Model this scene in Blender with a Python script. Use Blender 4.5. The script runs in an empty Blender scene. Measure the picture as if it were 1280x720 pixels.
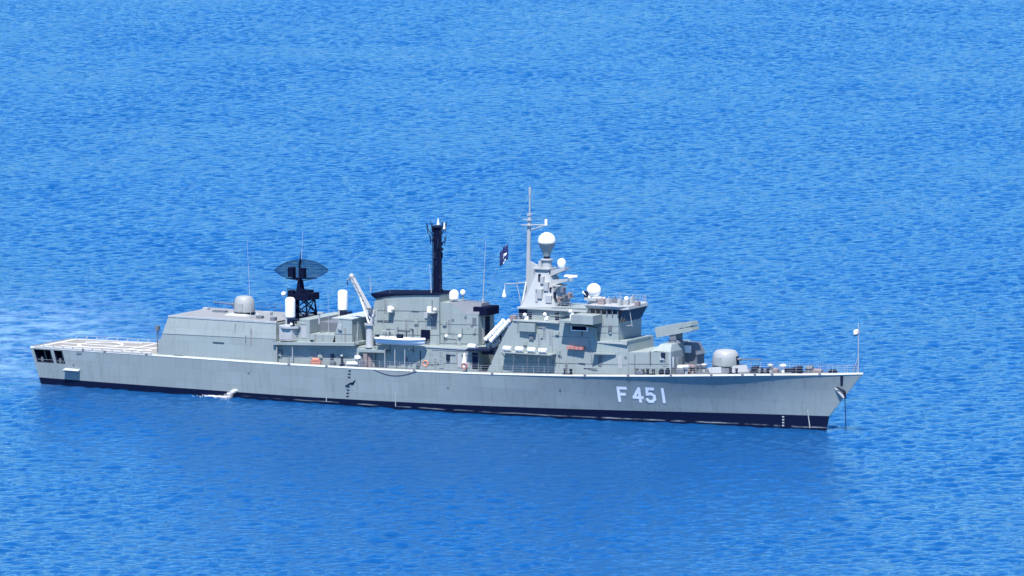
import bpy, bmesh, math, random
import numpy as np
from mathutils import Vector, Matrix
random.seed(7); np.random.seed(7)
R = math.radians
scene = bpy.context.scene
COL = scene.collection

# ------------------------------------------------------------------ camera
cam_d = bpy.data.cameras.new('camera'); cam = bpy.data.objects.new('camera', cam_d); COL.objects.link(cam)
scene.camera = cam
PSI, ELE, DIST = R(28), 0.107634, 1000.0
TGT = Vector((76.045, 0.0, 17.197))
CD = Vector((math.sin(PSI)*math.cos(ELE), -math.cos(PSI)*math.cos(ELE), math.sin(ELE)))
cam.location = TGT + DIST*CD
cam.rotation_euler = (-CD).to_track_quat('-Z', 'Y').to_euler()
cam_d.sensor_width = 36; cam_d.lens = 250.5
cam_d.clip_start = 5; cam_d.clip_end = 80000

# ------------------------------------------------------------------ sky and sun
SUN = Vector((0.12, -0.43, 0.89)).normalized()
w = bpy.data.worlds.new('World'); scene.world = w; w.use_nodes = True
nt = w.node_tree; bg = nt.nodes['Background']
sky = nt.nodes.new('ShaderNodeTexSky'); sky.sky_type = 'NISHITA'; sky.sun_disc = False
sky.sun_elevation = math.asin(SUN.z); sky.sun_rotation = math.atan2(SUN.x, SUN.y)
sky.air_density = 1.0; sky.dust_density = 1.0; sky.ozone_density = 1.5
tint = nt.nodes.new('ShaderNodeMix'); tint.data_type = 'RGBA'; tint.blend_type = 'MULTIPLY'; tint.inputs['Factor'].default_value = 1.0
nt.links.new(sky.outputs[0], tint.inputs['A']); 
tc = nt.nodes.new('ShaderNodeTexCoord'); sz = nt.nodes.new('ShaderNodeSeparateXYZ'); nt.links.new(tc.outputs['Generated'], sz.inputs[0])
rp_ = nt.nodes.new('ShaderNodeValToRGB'); el = rp_.color_ramp.elements        # summer haze: the sky is palest low down, deep blue overhead
el[0].position = 0.0; el[0].color = (0.90, 1.08, 1.12, 1); e_ = el.new(0.14); e_.color = (0.56, 0.92, 1.14, 1); el[1].position = 0.85; el[1].color = (0.01, 0.08, 0.34, 1)
e_ = el.new(0.32); e_.color = (0.10, 0.50, 1.0, 1)
nt.links.new(sz.outputs['Z'], rp_.inputs[0]); nt.links.new(rp_.outputs['Color'], tint.inputs['B'])
nt.links.new(tint.outputs['Result'], bg.inputs[0]); bg.inputs[1].default_value = 0.15
sd = bpy.data.lights.new('sun', 'SUN'); sun = bpy.data.objects.new('sun', sd); COL.objects.link(sun)
sd.energy = 5.0; sd.angle = R(0.5); sd.color = (1.0, 0.975, 0.94)
sun.rotation_euler = SUN.to_track_quat('Z', 'Y').to_euler(); sun.location = (60, -80, 120)
scene.view_settings.view_transform = 'Standard'; scene.view_settings.look = 'None'
scene.view_settings.gamma = 1; scene.view_settings.exposure = 0.75
scene.cycles.caustics_reflective = False; scene.cycles.caustics_refractive = False
scene.render.resolution_x = 1024; scene.render.resolution_y = 576

# ------------------------------------------------------------------ materials
def new_mat(name):
    m = bpy.data.materials.new(name); m.use_nodes = True
    return m, m.node_tree, m.node_tree.nodes['Principled BSDF']

def paint(name, rgb, rough=0.55, var=0.10, streak=0.10, metal=0.0, rust=0.0, scale=0.5, plate=0.0, spec=0.35):
    """weathered paint: blotches, vertical run streaks and a little rust"""
    m, t, p = new_mat(name); N = t.nodes; L = t.links
    g = N.new('ShaderNodeNewGeometry')
    n1 = N.new('ShaderNodeTexNoise'); n1.inputs['Scale'].default_value = scale; n1.inputs['Detail'].default_value = 6
    L.new(g.outputs['Position'], n1.inputs['Vector'])
    mp = N.new('ShaderNodeMapping'); mp.inputs['Scale'].default_value = (2.2, 2.2, 0.18)
    L.new(g.outputs['Position'], mp.inputs['Vector'])
    n2 = N.new('ShaderNodeTexNoise'); n2.inputs['Scale'].default_value = 1.0; n2.inputs['Detail'].default_value = 5
    L.new(mp.outputs[0], n2.inputs['Vector'])
    a = N.new('ShaderNodeMix'); a.data_type = 'RGBA'
    lo = [c*(1-var) for c in rgb]; hi = [min(1, c*(1+var)) for c in rgb]
    a.inputs['A'].default_value = (*lo, 1); a.inputs['B'].default_value = (*hi, 1)
    L.new(n1.outputs['Fac'], a.inputs['Factor'])
    r = N.new('ShaderNodeValToRGB'); r.color_ramp.elements[0].position = 0.50; r.color_ramp.elements[1].position = 0.75
    L.new(n2.outputs['Fac'], r.inputs[0])
    mu = N.new('ShaderNodeMath'); mu.operation = 'MULTIPLY'; mu.inputs[1].default_value = streak*3
    L.new(r.outputs[0], mu.inputs[0])
    b = N.new('ShaderNodeMix'); b.data_type = 'RGBA'
    L.new(mu.outputs[0], b.inputs['Factor']); L.new(a.outputs['Result'], b.inputs['A'])
    b.inputs['B'].default_value = (rgb[0]*0.72, rgb[1]*0.70, rgb[2]*0.68, 1)
    # welded plates, each with a paint tone of its own
    sp_ = N.new('ShaderNodeSeparateXYZ'); L.new(g.outputs['Position'], sp_.inputs[0])
    cb = N.new('ShaderNodeCombineXYZ'); L.new(sp_.outputs['X'], cb.inputs[0]); L.new(sp_.outputs['Z'], cb.inputs[1])
    bk = N.new('ShaderNodeTexBrick'); bk.inputs['Scale'].default_value = 0.42; bk.inputs['Brick Width'].default_value = 1.9; bk.inputs['Row Height'].default_value = 0.8
    bk.inputs['Mortar Size'].default_value = 0.012; bk.inputs['Mortar Smooth'].default_value = 0.3
    bk.inputs['Color1'].default_value = (1-plate, 1-plate, 1-plate, 1); bk.inputs['Color2'].default_value = (1+plate*.6, 1+plate*.6, 1+plate*.6, 1); bk.inputs['Mortar'].default_value = (1-2.2*plate,)*3+(1,)
    L.new(cb.outputs[0], bk.inputs['Vector'])
    pl = N.new('ShaderNodeMix'); pl.data_type = 'RGBA'; pl.blend_type = 'MULTIPLY'; pl.inputs['Factor'].default_value = 1
    L.new(b.outputs['Result'], pl.inputs['A']); L.new(bk.outputs['Color'], pl.inputs['B']); b = pl
    out = b
    if rust > 0:
        n3 = N.new('ShaderNodeTexNoise'); n3.inputs['Scale'].default_value = 1.3; n3.inputs['Detail'].default_value = 8
        L.new(mp.outputs[0], n3.inputs['Vector'])
        r3 = N.new('ShaderNodeValToRGB'); r3.color_ramp.elements[0].position = 0.64; r3.color_ramp.elements[1].position = 0.74
        L.new(n3.outputs['Fac'], r3.inputs[0])
        m3 = N.new('ShaderNodeMath'); m3.operation = 'MULTIPLY'; m3.inputs[1].default_value = rust
        L.new(r3.outputs[0], m3.inputs[0])
        c = N.new('ShaderNodeMix'); c.data_type = 'RGBA'
        L.new(m3.outputs[0], c.inputs['Factor']); L.new(b.outputs['Result'], c.inputs['A'])
        c.inputs['B'].default_value = (0.20, 0.11, 0.07, 1); out = c
    L.new(out.outputs['Result'], p.inputs['Base Color'])
    p.inputs['Roughness'].default_value = rough; p.inputs['Metallic'].default_value = metal
    p.inputs['Specular IOR Level'].default_value = spec
    bu = N.new('ShaderNodeBump'); bu.inputs['Strength'].default_value = 0.25; bu.inputs['Distance'].default_value = 0.05
    L.new(n1.outputs['Fac'], bu.inputs['Height']); L.new(bu.outputs[0], p.inputs['Normal'])
    return m

GREY = (0.262, 0.305, 0.298)
M = {}
M['hull'] = paint('hull_grey', (0.240, 0.284, 0.288), 0.5, 0.10, 0.17, rust=0.20, scale=0.25, plate=0.07)
M['grey'] = paint('superstructure_grey', GREY, 0.5, 0.11, 0.14, rust=0.16, plate=0.07)
M['pale'] = paint('pale_grey', (0.36, 0.375, 0.38), 0.5, 0.10, 0.10, rust=0.10)
M['number'] = paint('number_white', (0.93, 0.93, 0.92), 0.4, 0.03, 0.04)
M['gun'] = paint('gun_house_grey', (0.30, 0.315, 0.315), 0.45, 0.08, 0.10, rust=0.08)
M['white'] = paint('white_paint', (0.80, 0.80, 0.79), 0.4, 0.04, 0.05)
M['deck'] = paint('deck_grey', (0.10, 0.11, 0.13), 0.8, 0.15, 0.0, rust=0.10)
M['flight'] = paint('flight_deck', (0.235, 0.222, 0.20), 0.8, 0.30, 0.0, rust=0.15)
M['roof'] = paint('roof_grey', (0.22, 0.228, 0.235), 0.8, 0.15, 0.0, rust=0.10)
M['edge'] = paint('sheer_strake', (0.37, 0.40, 0.40), 0.5, 0.22, 0.12, rust=0.15, scale=1.2)
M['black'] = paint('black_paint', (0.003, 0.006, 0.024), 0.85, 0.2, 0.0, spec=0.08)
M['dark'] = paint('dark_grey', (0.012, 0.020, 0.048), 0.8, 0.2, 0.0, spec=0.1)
M['mid'] = paint('mid_grey', (0.13, 0.145, 0.17), 0.6, 0.2, 0.1)
M['orange'] = paint('orange', (0.58, 0.22, 0.14), 0.6, 0.15, 0.0)
M['red'] = paint('red', (0.42, 0.15, 0.12), 0.6, 0.15, 0.0)
M['rusty'] = paint('rusty_steel', (0.24, 0.19, 0.19), 0.7, 0.3, 0.2, rust=0.5)
M['flagblue'] = paint('flag_blue', (0.010, 0.020, 0.10), 0.8, 0.1, 0.0)
M['navy'] = paint('raft_blue', (0.02, 0.05, 0.14), 0.6, 0.1, 0.0)

def glass():
    m, t, p = new_mat('bridge_glass'); p.inputs['Base Color'].default_value = (0.010, 0.014, 0.030, 1)
    n = t.nodes.new('ShaderNodeTexNoise'); n.inputs['Scale'].default_value = 0.8
    r = t.nodes.new('ShaderNodeMapRange'); r.inputs['To Min'].default_value = 0.08; r.inputs['To Max'].default_value = 0.2
    t.links.new(n.outputs['Fac'], r.inputs['Value']); t.links.new(r.outputs[0], p.inputs['Roughness'])
    return m
M['glass'] = glass()

def boot_mat():
    """dark boot-topping with a pale streaky scum line a little above the water"""
    m, t, p = new_mat('boot_topping'); N = t.nodes; L = t.links
    g = N.new('ShaderNodeNewGeometry'); s = N.new('ShaderNodeSeparateXYZ'); L.new(g.outputs['Position'], s.inputs[0])
    mp = N.new('ShaderNodeMapping'); mp.inputs['Scale'].default_value = (0.22, 0.22, 1.6); L.new(g.outputs['Position'], mp.inputs['Vector'])
    n = N.new('ShaderNodeTexNoise'); n.inputs['Scale'].default_value = 1; n.inputs['Detail'].default_value = 7; L.new(mp.outputs[0], n.inputs['Vector'])
    # z + noise wobble -> band
    wob = N.new('ShaderNodeMath'); wob.operation = 'MULTIPLY_ADD'; L.new(n.outputs['Fac'], wob.inputs[0]); wob.inputs[1].default_value = 0.35; L.new(s.outputs['Z'], wob.inputs[2])
    r = N.new('ShaderNodeValToRGB'); e = r.color_ramp.elements
    e[0].position = 0.42; e[0].color = (0, 0, 0, 1); e[1].position = 0.62; e[1].color = (0, 0, 0, 1)
    k = e.new(0.50); k.color = (1, 1, 1, 1); k = e.new(0.54); k.color = (1, 1, 1, 1)
    L.new(wob.outputs[0], r.inputs[0])
    n2 = N.new('ShaderNodeTexNoise'); n2.inputs['Scale'].default_value = 0.35; n2.inputs['Detail'].default_value = 8; L.new(g.outputs['Position'], n2.inputs['Vector'])
    r2 = N.new('ShaderNodeValToRGB'); r2.color_ramp.elements[0].position = 0.42; r2.color_ramp.elements[1].position = 0.60; L.new(n2.outputs['Fac'], r2.inputs[0])
    xr = N.new('ShaderNodeMapRange'); L.new(s.outputs['X'], xr.inputs['Value']); xr.inputs['From Min'].default_value = 30; xr.inputs['From Max'].default_value = 60; xr.inputs['To Max'].default_value = 0.8
    m0 = N.new('ShaderNodeMath'); m0.operation = 'MULTIPLY'; L.new(r2.outputs[0], m0.inputs[0]); L.new(xr.outputs[0], m0.inputs[1])
    mu = N.new('ShaderNodeMath'); mu.operation = 'MULTIPLY'; L.new(r.outputs[0], mu.inputs[0]); L.new(m0.outputs[0], mu.inputs[1])
    mx = N.new('ShaderNodeMix'); mx.data_type = 'RGBA'; L.new(mu.outputs[0], mx.inputs['Factor'])
    mx.inputs['A'].default_value = (0.0015, 0.005, 0.026, 1); mx.inputs['B'].default_value = (0.30, 0.34, 0.36, 1)
    L.new(mx.outputs['Result'], p.inputs['Base Color']); p.inputs['Roughness'].default_value = 0.6; p.inputs['Specular IOR Level'].default_value = 0.12
    return m
M['boot'] = boot_mat()

def sea_mat():
    m, t, p = new_mat('sea_water'); N = t.nodes; L = t.links
    g = N.new('ShaderNodeNewGeometry')
    def noise(scale, detail, rough=0.55, vec=None, dist=0.0):
        n = N.new('ShaderNodeTexNoise'); n.inputs['Scale'].default_value = scale; n.inputs['Detail'].default_value = detail
        n.inputs['Roughness'].default_value = rough; n.inputs['Distortion'].default_value = dist
        L.new(vec or g.outputs['Position'], n.inputs['Vector']); return n
    big = noise(0.012, 5, 0.6)
    base = N.new('ShaderNodeMix'); base.data_type = 'RGBA'
    base.inputs['A'].default_value = (0.004, 0.056, 0.180, 1); base.inputs['B'].default_value = (0.005, 0.068, 0.215, 1)
    L.new(big.outputs['Fac'], base.inputs['Factor'])
    # pale churned water left behind by the stern: a patch of water of its own
    s = N.new('ShaderNodeVectorMath'); s.operation = 'SUBTRACT'; L.new(g.outputs['Position'], s.inputs[0]); s.inputs[1].default_value = WAKE_C
    mp = N.new('ShaderNodeMapping'); mp.inputs['Rotation'].default_value = (0, 0, WAKE_ROT); mp.inputs['Scale'].default_value = WAKE_S
    mp.vector_type = 'TEXTURE'
    L.new(s.outputs[0], mp.inputs['Vector'])
    ln = N.new('ShaderNodeVectorMath'); ln.operation = 'LENGTH'; L.new(mp.outputs[0], ln.inputs[0])
    fall = N.new('ShaderNodeMapRange'); fall.interpolation_type = 'SMOOTHSTEP'
    fall.inputs['From Min'].default_value = 1.0; fall.inputs['From Max'].default_value = 0.25; L.new(ln.outputs['Value'], fall.inputs['Value'])
    fn = noise(0.16, 9, 0.70, dist=0.3)
    fr = N.new('ShaderNodeMapRange'); fr.inputs['From Min'].default_value = 0.42; fr.inputs['From Max'].default_value = 0.72; L.new(fn.outputs['Fac'], fr.inputs['Value'])
    fm = N.new('ShaderNodeMath'); fm.operation = 'MULTIPLY'; L.new(fall.outputs[0], fm.inputs[0]); L.new(fr.outputs[0], fm.inputs[1])
    fm2 = N.new('ShaderNodeMath'); fm2.operation = 'MULTIPLY'; L.new(fm.outputs[0], fm2.inputs[0]); fm2.inputs[1].default_value = 0.62
    mx = N.new('ShaderNodeMix'); mx.data_type = 'RGBA'; L.new(fm2.outputs[0], mx.inputs['Factor'])
    L.new(base.outputs['Result'], mx.inputs['A']); mx.inputs['B'].default_value = (0.40, 0.56, 0.66, 1)
    # light scattered back from within the water, and the sky mirrored in its surface
    df = N.new('ShaderNodeSubsurfaceScattering'); df.falloff = 'BURLEY'; df.inputs['Scale'].default_value = 2.5; df.inputs['Radius'].default_value = (0.4, 1.0, 1.0); L.new(mx.outputs['Result'], df.inputs['Color'])
    gs = N.new('ShaderNodeBsdfGlossy'); gs.inputs['Roughness'].default_value = 0.10; gs.inputs['Color'].default_value = (0.58, 0.86, 1.0, 1)
    frn = N.new('ShaderNodeFresnel'); frn.inputs['IOR'].default_value = 1.33
    mxs = N.new('ShaderNodeMixShader'); L.new(frn.outputs[0], mxs.inputs[0]); L.new(df.outputs[0], mxs.inputs[1]); L.new(gs.outputs[0], mxs.inputs[2])
    N.remove(p); L.new(mxs.outputs[0], N['Material Output'].inputs['Surface'])
    f1 = noise(0.75, 5, 0.62); f2 = noise(2.6, 3, 0.6)
    ad = N.new('ShaderNodeMath'); ad.operation = 'MULTIPLY_ADD'; L.new(f2.outputs['Fac'], ad.inputs[0]); ad.inputs[1].default_value = 0.35; L.new(f1.outputs['Fac'], ad.inputs[2])
    bu = N.new('ShaderNodeBump'); bu.inputs['Strength'].default_value = 1.0; bu.inputs['Distance'].default_value = 0.34
    L.new(ad.outputs[0], bu.inputs['Height'])
    for nd in (gs, frn): L.new(bu.outputs[0], nd.inputs['Normal'])
    return m

# ------------------------------------------------------------------ geometry helpers
CR = Vector((math.cos(PSI), math.sin(PSI), 0)); CU = CD.cross(CR); FPX = 250.5/36*1280; CL = cam.location.copy()
def at(px, py, y):
    """the point of the ship's lengthwise plane at this y (metres) that the survey of the photograph gives"""
    v = -CD + CR*((px-640)/FPX) - CU*((py-360)/FPX)
    return CL + v*((y-CL.y)/v.y)
def atx(px, py, x):
    v = -CD + CR*((px-640)/FPX) - CU*((py-360)/FPX)
    return CL + v*((x-CL.x)/v.x)
def atz(px, py, z=0.0):
    v = -CD + CR*((px-640)/FPX) - CU*((py-360)/FPX)
    return CL + v*((z-CL.z)/v.z)

ROOTLOC = Vector((64, 0, 0))
class MB:
    def __init__(s): s.v = []; s.f = []; s.sm = []
    def add(s, vs, fs, smooth=False):
        o = len(s.v); s.v += [tuple(v) for v in vs]; s.f += [tuple(i+o for i in f) for f in fs]; s.sm += [smooth]*len(fs); return s
    def box(s, x0, x1, y0, y1, z0, z1):
        vs = [(x, y, z) for z in (z0, z1) for y in (y0, y1) for x in (x0, x1)]
        return s.add(vs, [(0, 2, 3, 1), (4, 5, 7, 6), (0, 1, 5, 4), (2, 6, 7, 3), (0, 4, 6, 2), (1, 3, 7, 5)])
    def cbox(s, c, d):
        return s.box(c[0]-d[0]/2, c[0]+d[0]/2, c[1]-d[1]/2, c[1]+d[1]/2, c[2]-d[2]/2, c[2]+d[2]/2)
    def loft(s, rings, smooth=False, cap=True):
        n = len(rings[0]); vs = [p for r in rings for p in r]; fs = []
        for i in range(len(rings)-1):
            for j in range(n):
                k = (j+1) % n; fs.append((i*n+j, i*n+k, (i+1)*n+k, (i+1)*n+j))
        if cap: fs += [tuple(range(n))[::-1], tuple((len(rings)-1)*n+j for j in range(n))]
        return s.add(vs, fs, smooth)
    def tube(s, p, q, r0, r1=None, n=8, smooth=True):
        p = Vector(p); q = Vector(q); r1 = r0 if r1 is None else r1
        a = (q-p).normalized(); u = a.orthogonal().normalized(); w_ = a.cross(u)
        rg = lambda c, r: [c+(u*math.cos(2*math.pi*i/n)+w_*math.sin(2*math.pi*i/n))*r for i in range(n)]
        return s.loft([rg(p, r0), rg(q, r1)], smooth)
    def poly_tube(s, pts, r, n=6):
        for a, b in zip(pts[:-1], pts[1:]): s.tube(a, b, r, n=n)
        return s
    def lathe(s, c, prof, n=28, axis=(0, 0, 1), smooth=True):
        c = Vector(c); a = Vector(axis).normalized(); u = a.orthogonal().normalized(); w_ = a.cross(u)
        rings = [[c+a*z+(u*math.cos(2*math.pi*i/n)+w_*math.sin(2*math.pi*i/n))*max(r, 1e-3) for i in range(n)] for r, z in prof]
        return s.loft(rings, smooth)
    def sphere(s, c, r, n=24):
        return s.lathe(c, [(r*math.sin(math.pi*i/14), -r*math.cos(math.pi*i/14)) for i in range(15)], n)
    def prism(s, xz, ys, yp):
        """outline in the x-z plane spanning from ys to yp; either a number or a function of (x, z)"""
        fy = ys if callable(ys) else (lambda x, z: ys); fp = yp if callable(yp) else (lambda x, z: yp)
        n = len(xz); vs = [(x, fy(x, z), z) for x, z in xz]+[(x, fp(x, z), z) for x, z in xz]
        fs = [tuple(range(n)), tuple(range(n, 2*n))[::-1]]+[(i, i+n, (i+1) % n+n, (i+1) % n) for i in range(n)]
        return s.add(vs, fs)
    def pprism(s, pts, ys, yp=None):
        """prism whose starboard outline is surveyed from the photograph on the side plane y=ys(x,z)"""
        f = ys if callable(ys) else (lambda x, z: ys); xz = []
        for px, py in pts:
            y = -4.0
            for _ in range(8):
                p = at(px, py, y); y = f(p.x, p.z)
            xz.append((p.x, p.z))
        if yp is None: yp = lambda x, z: -f(x, z)
        return s.prism(xz, f, yp)
    def build(s, name, mat, parent=None, label=None, bevel=0):
        me = bpy.data.meshes.new(name); off = ROOTLOC if parent is not None else Vector((0, 0, 0))
        me.from_pydata([(v[0]-off.x, v[1]-off.y, v[2]-off.z) for v in s.v], [], s.f)
        me.polygons.foreach_set('use_smooth', s.sm)
        bm = bmesh.new(); bm.from_mesh(me); bmesh.ops.recalc_face_normals(bm, faces=bm.faces); bm.to_mesh(me); bm.free()
        try: me.set_sharp_from_angle(angle=R(40))
        except Exception: pass
        me.materials.append(M[mat] if isinstance(mat, str) else mat)
        o = bpy.data.objects.new(name, me); COL.objects.link(o)
        if parent is not None: o.parent = parent
        if label: o['label'] = label
        if bevel:
            b = o.modifiers.new('bevel', 'BEVEL'); b.width = bevel; b.segments = 2; b.limit_method = 'ANGLE'
        return o
def tag(o, label=None, cat=None, group=None, kind=None):
    if label: o['label'] = label
    if cat: o['category'] = cat
    if group: o['group'] = group
    if kind: o['kind'] = kind
    return o
def recenter(o):
    """put a top-level mesh's origin at the base of its bounding box"""
    me = o.data; n = len(me.vertices); c = np.empty(n*3); me.vertices.foreach_get('co', c); c = c.reshape(-1, 3)
    b = np.array([(c[:, 0].min()+c[:, 0].max())/2, (c[:, 1].min()+c[:, 1].max())/2, c[:, 2].min()])
    me.vertices.foreach_set('co', (c-b).ravel()); o.location = b; me.update(); return o
def dup(o, delta, parent=None):
    c = o.copy(); COL.objects.link(c); c.location = o.location+Vector(delta)
    if parent is not None: c.parent = parent
    return c

# ------------------------------------------------------------------ the sea
VW = Vector((-math.sin(PSI), math.cos(PSI), 0))               # away from the camera along the water
WAKE_C = tuple(atz(10, 425)); WAKE_ROT = PSI; WAKE_S = (30, 85, 1e6)
def build_sea():
    def axis(lo, hi, st, far):
        a = list(np.arange(lo, hi+st/2, st)); d = st
        up = []; x = a[-1]; 
        while x < far: d *= 1.25; x += d; up.append(x)
        dn = []; x = a[0]; d = st
        while x > -far: d *= 1.25; x -= d; dn.append(x)
        return np.array(dn[::-1]+a+up)
    U = axis(-185, 185, 0.40, 25000); W = axis(-215, 960, 0.55, 25000)
    uu, ww = np.meshgrid(U, W)
    x = 76+uu*CR.x+ww*VW.x; y = uu*CR.y+ww*VW.y
    z = np.zeros_like(x)
    rng = np.random.default_rng(3)
    base = math.atan2(-VW.y, -VW.x)+0.25
    for i in range(110):
        lam = math.exp(rng.uniform(math.log(1.35), math.log(4.8)))
        th = base+rng.normal(0, 0.95); k = 2*math.pi/lam
        slope = 0.0165*(0.8 if lam > 3.4 else 1.0)
        amp = slope/k
        ph = k*(x*math.cos(th)+y*math.sin(th))+rng.uniform(0, 6.283)
        s_ = np.sin(ph); z += amp*(s_+0.25*np.cos(2*ph))
    # gusts: the chop is stronger in some patches than in others
    g = np.ones_like(x)
    for i in range(14):
        lam = rng.uniform(35, 160); th = rng.uniform(0, 6.283); k = 2*math.pi/lam
        g += 0.05*np.sin(k*(x*math.cos(th)+y*math.sin(th))+rng.uniform(0, 6.283))
    z *= np.clip(g, 0.45, 1.6)
    fade = np.clip((1800-np.maximum(np.abs(uu)*6.5, np.abs(ww)))/700, 0, 1); z *= fade
    # water lies quieter against the hull
    n0, n1 = x.shape
    me = bpy.data.meshes.new('sea'); nv = n0*n1
    co = np.stack([x, y, z], -1).reshape(-1).astype(np.float32)
    me.vertices.add(nv); me.vertices.foreach_set('co', co)
    i = np.arange(nv).reshape(n0, n1)
    q = np.stack([i[:-1, :-1], i[:-1, 1:], i[1:, 1:], i[1:, :-1]], -1).reshape(-1)
    nf = len(q)//4
    me.loops.add(len(q)); me.loops.foreach_set('vertex_index', q.astype(np.int32))
    me.polygons.add(nf); me.polygons.foreach_set('loop_start', np.arange(0, nf*4, 4, dtype=np.int32))
    me.polygons.foreach_set('use_smooth', np.ones(nf, dtype=bool))
    me.update(calc_edges=True); me.validate()
    me.materials.append(sea_mat())
    o = bpy.data.objects.new('sea', me); COL.objects.link(o)
    tag(o, 'wind rippled deep blue sea around the frigate', 'sea', kind='structure')
    return o
build_sea()

# ------------------------------------------------------------------ the frigate: hull
ship = bpy.data.objects.new('frigate', None); COL.objects.link(ship); ship.location = ROOTLOC
ship.empty_display_size = 5
tag(ship, 'long grey naval frigate with white F 451 on its bow lying on the blue sea', 'warship')

XD = [0, 10, 20, 40, 60, 75, 90, 100, 110, 120, 127, 130.5]
BD = [5.7, 6.2, 6.6, 7.1, 7.2, 7.1, 6.3, 5.2, 3.8, 2.0, .75, .10]
BW = [5.3, 5.9, 6.25, 6.7, 6.8, 6.45, 5.2, 3.9, 2.35, 1.05, .38, .06]
ZX = [0, 20, 42, 60, 75, 87, 101, 115, 126, 130.5]
ZY = [5.40, 5.50, 5.45, 5.60, 5.90, 6.24, 6.83, 7.52, 8.02, 8.28]
LOA, XW0, XW1 = 130.5, 1.6, 125.0
def smooth_interp(x, X, Y):
    return sum(float(np.interp(min(max(x+d, 0), LOA), X, Y))*w_ for d, w_ in ((-4, .25), (0, .5), (4, .25))) if 4 < x < LOA-6 else float(np.interp(x, X, Y))
def zdeck(x): return smooth_interp(x, ZX, ZY)
def bdeck(x): return smooth_interp(x, XD, BD)
def sx(v): return float(np.interp(v, [-1, 0, .25, .6, 1], [-.02, 0, .07, .52, 1]))
def hull_pt(t, v):
    xd = LOA*t; xw = XW0+(XW1-XW0)*t; zd = zdeck(xd)
    bow = min(1, max(0, (t-0.55)/0.35)); p = 1.0+0.9*bow
    bd = bdeck(xd); bw = smooth_interp(xd, XD, BW)
    if v < 0: return Vector((xw, -(bw*(1+0.06*v)), v*zd))
    s = sx(v)*bow+v*(1-bow)
    return Vector((xw+(xd-xw)*s, -(bw+(bd-bw)*v**p), v*zd))
def hull_tv(x, z):
    t = x/LOA; v = z/zdeck(x)
    for _ in range(25):
        p = hull_pt(t, v); t += (x-p.x)/LOA; v += (z-p.z)/zdeck(LOA*min(max(t, 0), 1))
    return t, v
def hull_y(x, z): return hull_pt(*hull_tv(x, z)).y
def on_hull(px, py):
    y = -5.0
    for _ in range(15):
        p = at(px, py, y); y = hull_y(p.x, p.z)
    return at(px, py, y)
def zboot(t): return 0.92-0.22*min(t, .45)+1.25*max(0, t-0.35)**1.2*1.6

# two mooring ports cut through the shell near the stern
op = []
for (xa, xb, ya, yb) in ((43, 65, 437, 453.5), (68.5, 80, 438, 455)):
    a = at(xa, ya, -5.75); b = at(xb, yb, -5.85)
    ta = hull_tv(a.x+0.1, (a.z+b.z)/2)[0]; tb = hull_tv(b.x, (a.z+b.z)/2)[0]
    op.append((max(ta, 0.004), tb, b.z/5.4, a.z/5.4))
v_lo = min(o[2] for o in op); v_hi = max(o[3] for o in op)
ts = sorted(set([i/150 for i in range(151)]+[o[i] for o in op for i in (0, 1)]+[0.9925, 0.9955, 0.998]))
def rows(t):
    vb = zboot(t)/zdeck(LOA*t)
    return [vb, vb+(v_lo-vb)*.5, v_lo, v_lo+(v_hi-v_lo)*.33, v_lo+(v_hi-v_lo)*.67, v_hi, v_hi+(0.965-v_hi)*.5, 0.955]
hb = MB(); bb = MB()
for sgn in (1, -1):
    gv = []
    for t in ts: gv.append([hull_pt(t, v) for v in rows(t)])
    vs = []; nr = len(gv[0])
    for col in gv: vs += [(p.x, p.y*sgn, p.z) for p in col]
    fs = []
    for i in range(len(ts)-1):
        for j in range(nr-1):
            tm = (ts[i]+ts[i+1])/2
            if sgn == 1 and 2 <= j <= 4 and any(o[0]-1e-6 < tm < o[1]+1e-6 for o in op): continue
            fs.append((i*nr+j, (i+1)*nr+j, (i+1)*nr+j+1, i*nr+j+1))
    hb.add(vs, fs, True)
    vs = []; rb = [-0.35, -0.1, 0, .25, .5, .75, 1.0]
    for t in ts:
        vb = zboot(t)/zdeck(LOA*t)
        vs += [(p.x, p.y*sgn, p.z) for p in (hull_pt(t, v if v <= 0 else v*vb) for v in rb)]
    nr2 = len(rb)
    bb.add(vs, [(i*nr2+j, (i+1)*nr2+j, (i+1)*nr2+j+1, i*nr2+j+1) for i in range(len(ts)-1) for j in range(nr2-1)], True)
# transom and the stem closure
r0 = rows(0); tr = [hull_pt(0, v) for v in r0]
hb.add([(p.x, p.y, p.z) for p in tr]+[(p.x, -p.y, p.z) for p in tr], [(j, j+1, j+1+len(r0), j+len(r0)) for j in range(len(r0)-1)])
st = [hull_pt(1, v) for v in r0]
hb.add([(p.x, p.y, p.z) for p in st]+[(p.x, -p.y, p.z) for p in st], [(j, j+1, j+1+len(r0), j+len(r0)) for j in range(len(r0)-1)])
for tt in (0, 1):
    vb = zboot(tt)/zdeck(LOA*tt); tr = [hull_pt(tt, v if v <= 0 else v*vb) for v in [-0.35, -0.1, 0, .5, 1.0]]
    bb.add([(p.x, p.y, p.z) for p in tr]+[(p.x, -p.y, p.z) for p in tr], [(j, j+1, j+6, j+5) for j in range(4)])
hull = hb.build('hull', 'hull', ship)
bb.build('boot_topping', 'boot', ship)

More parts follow.
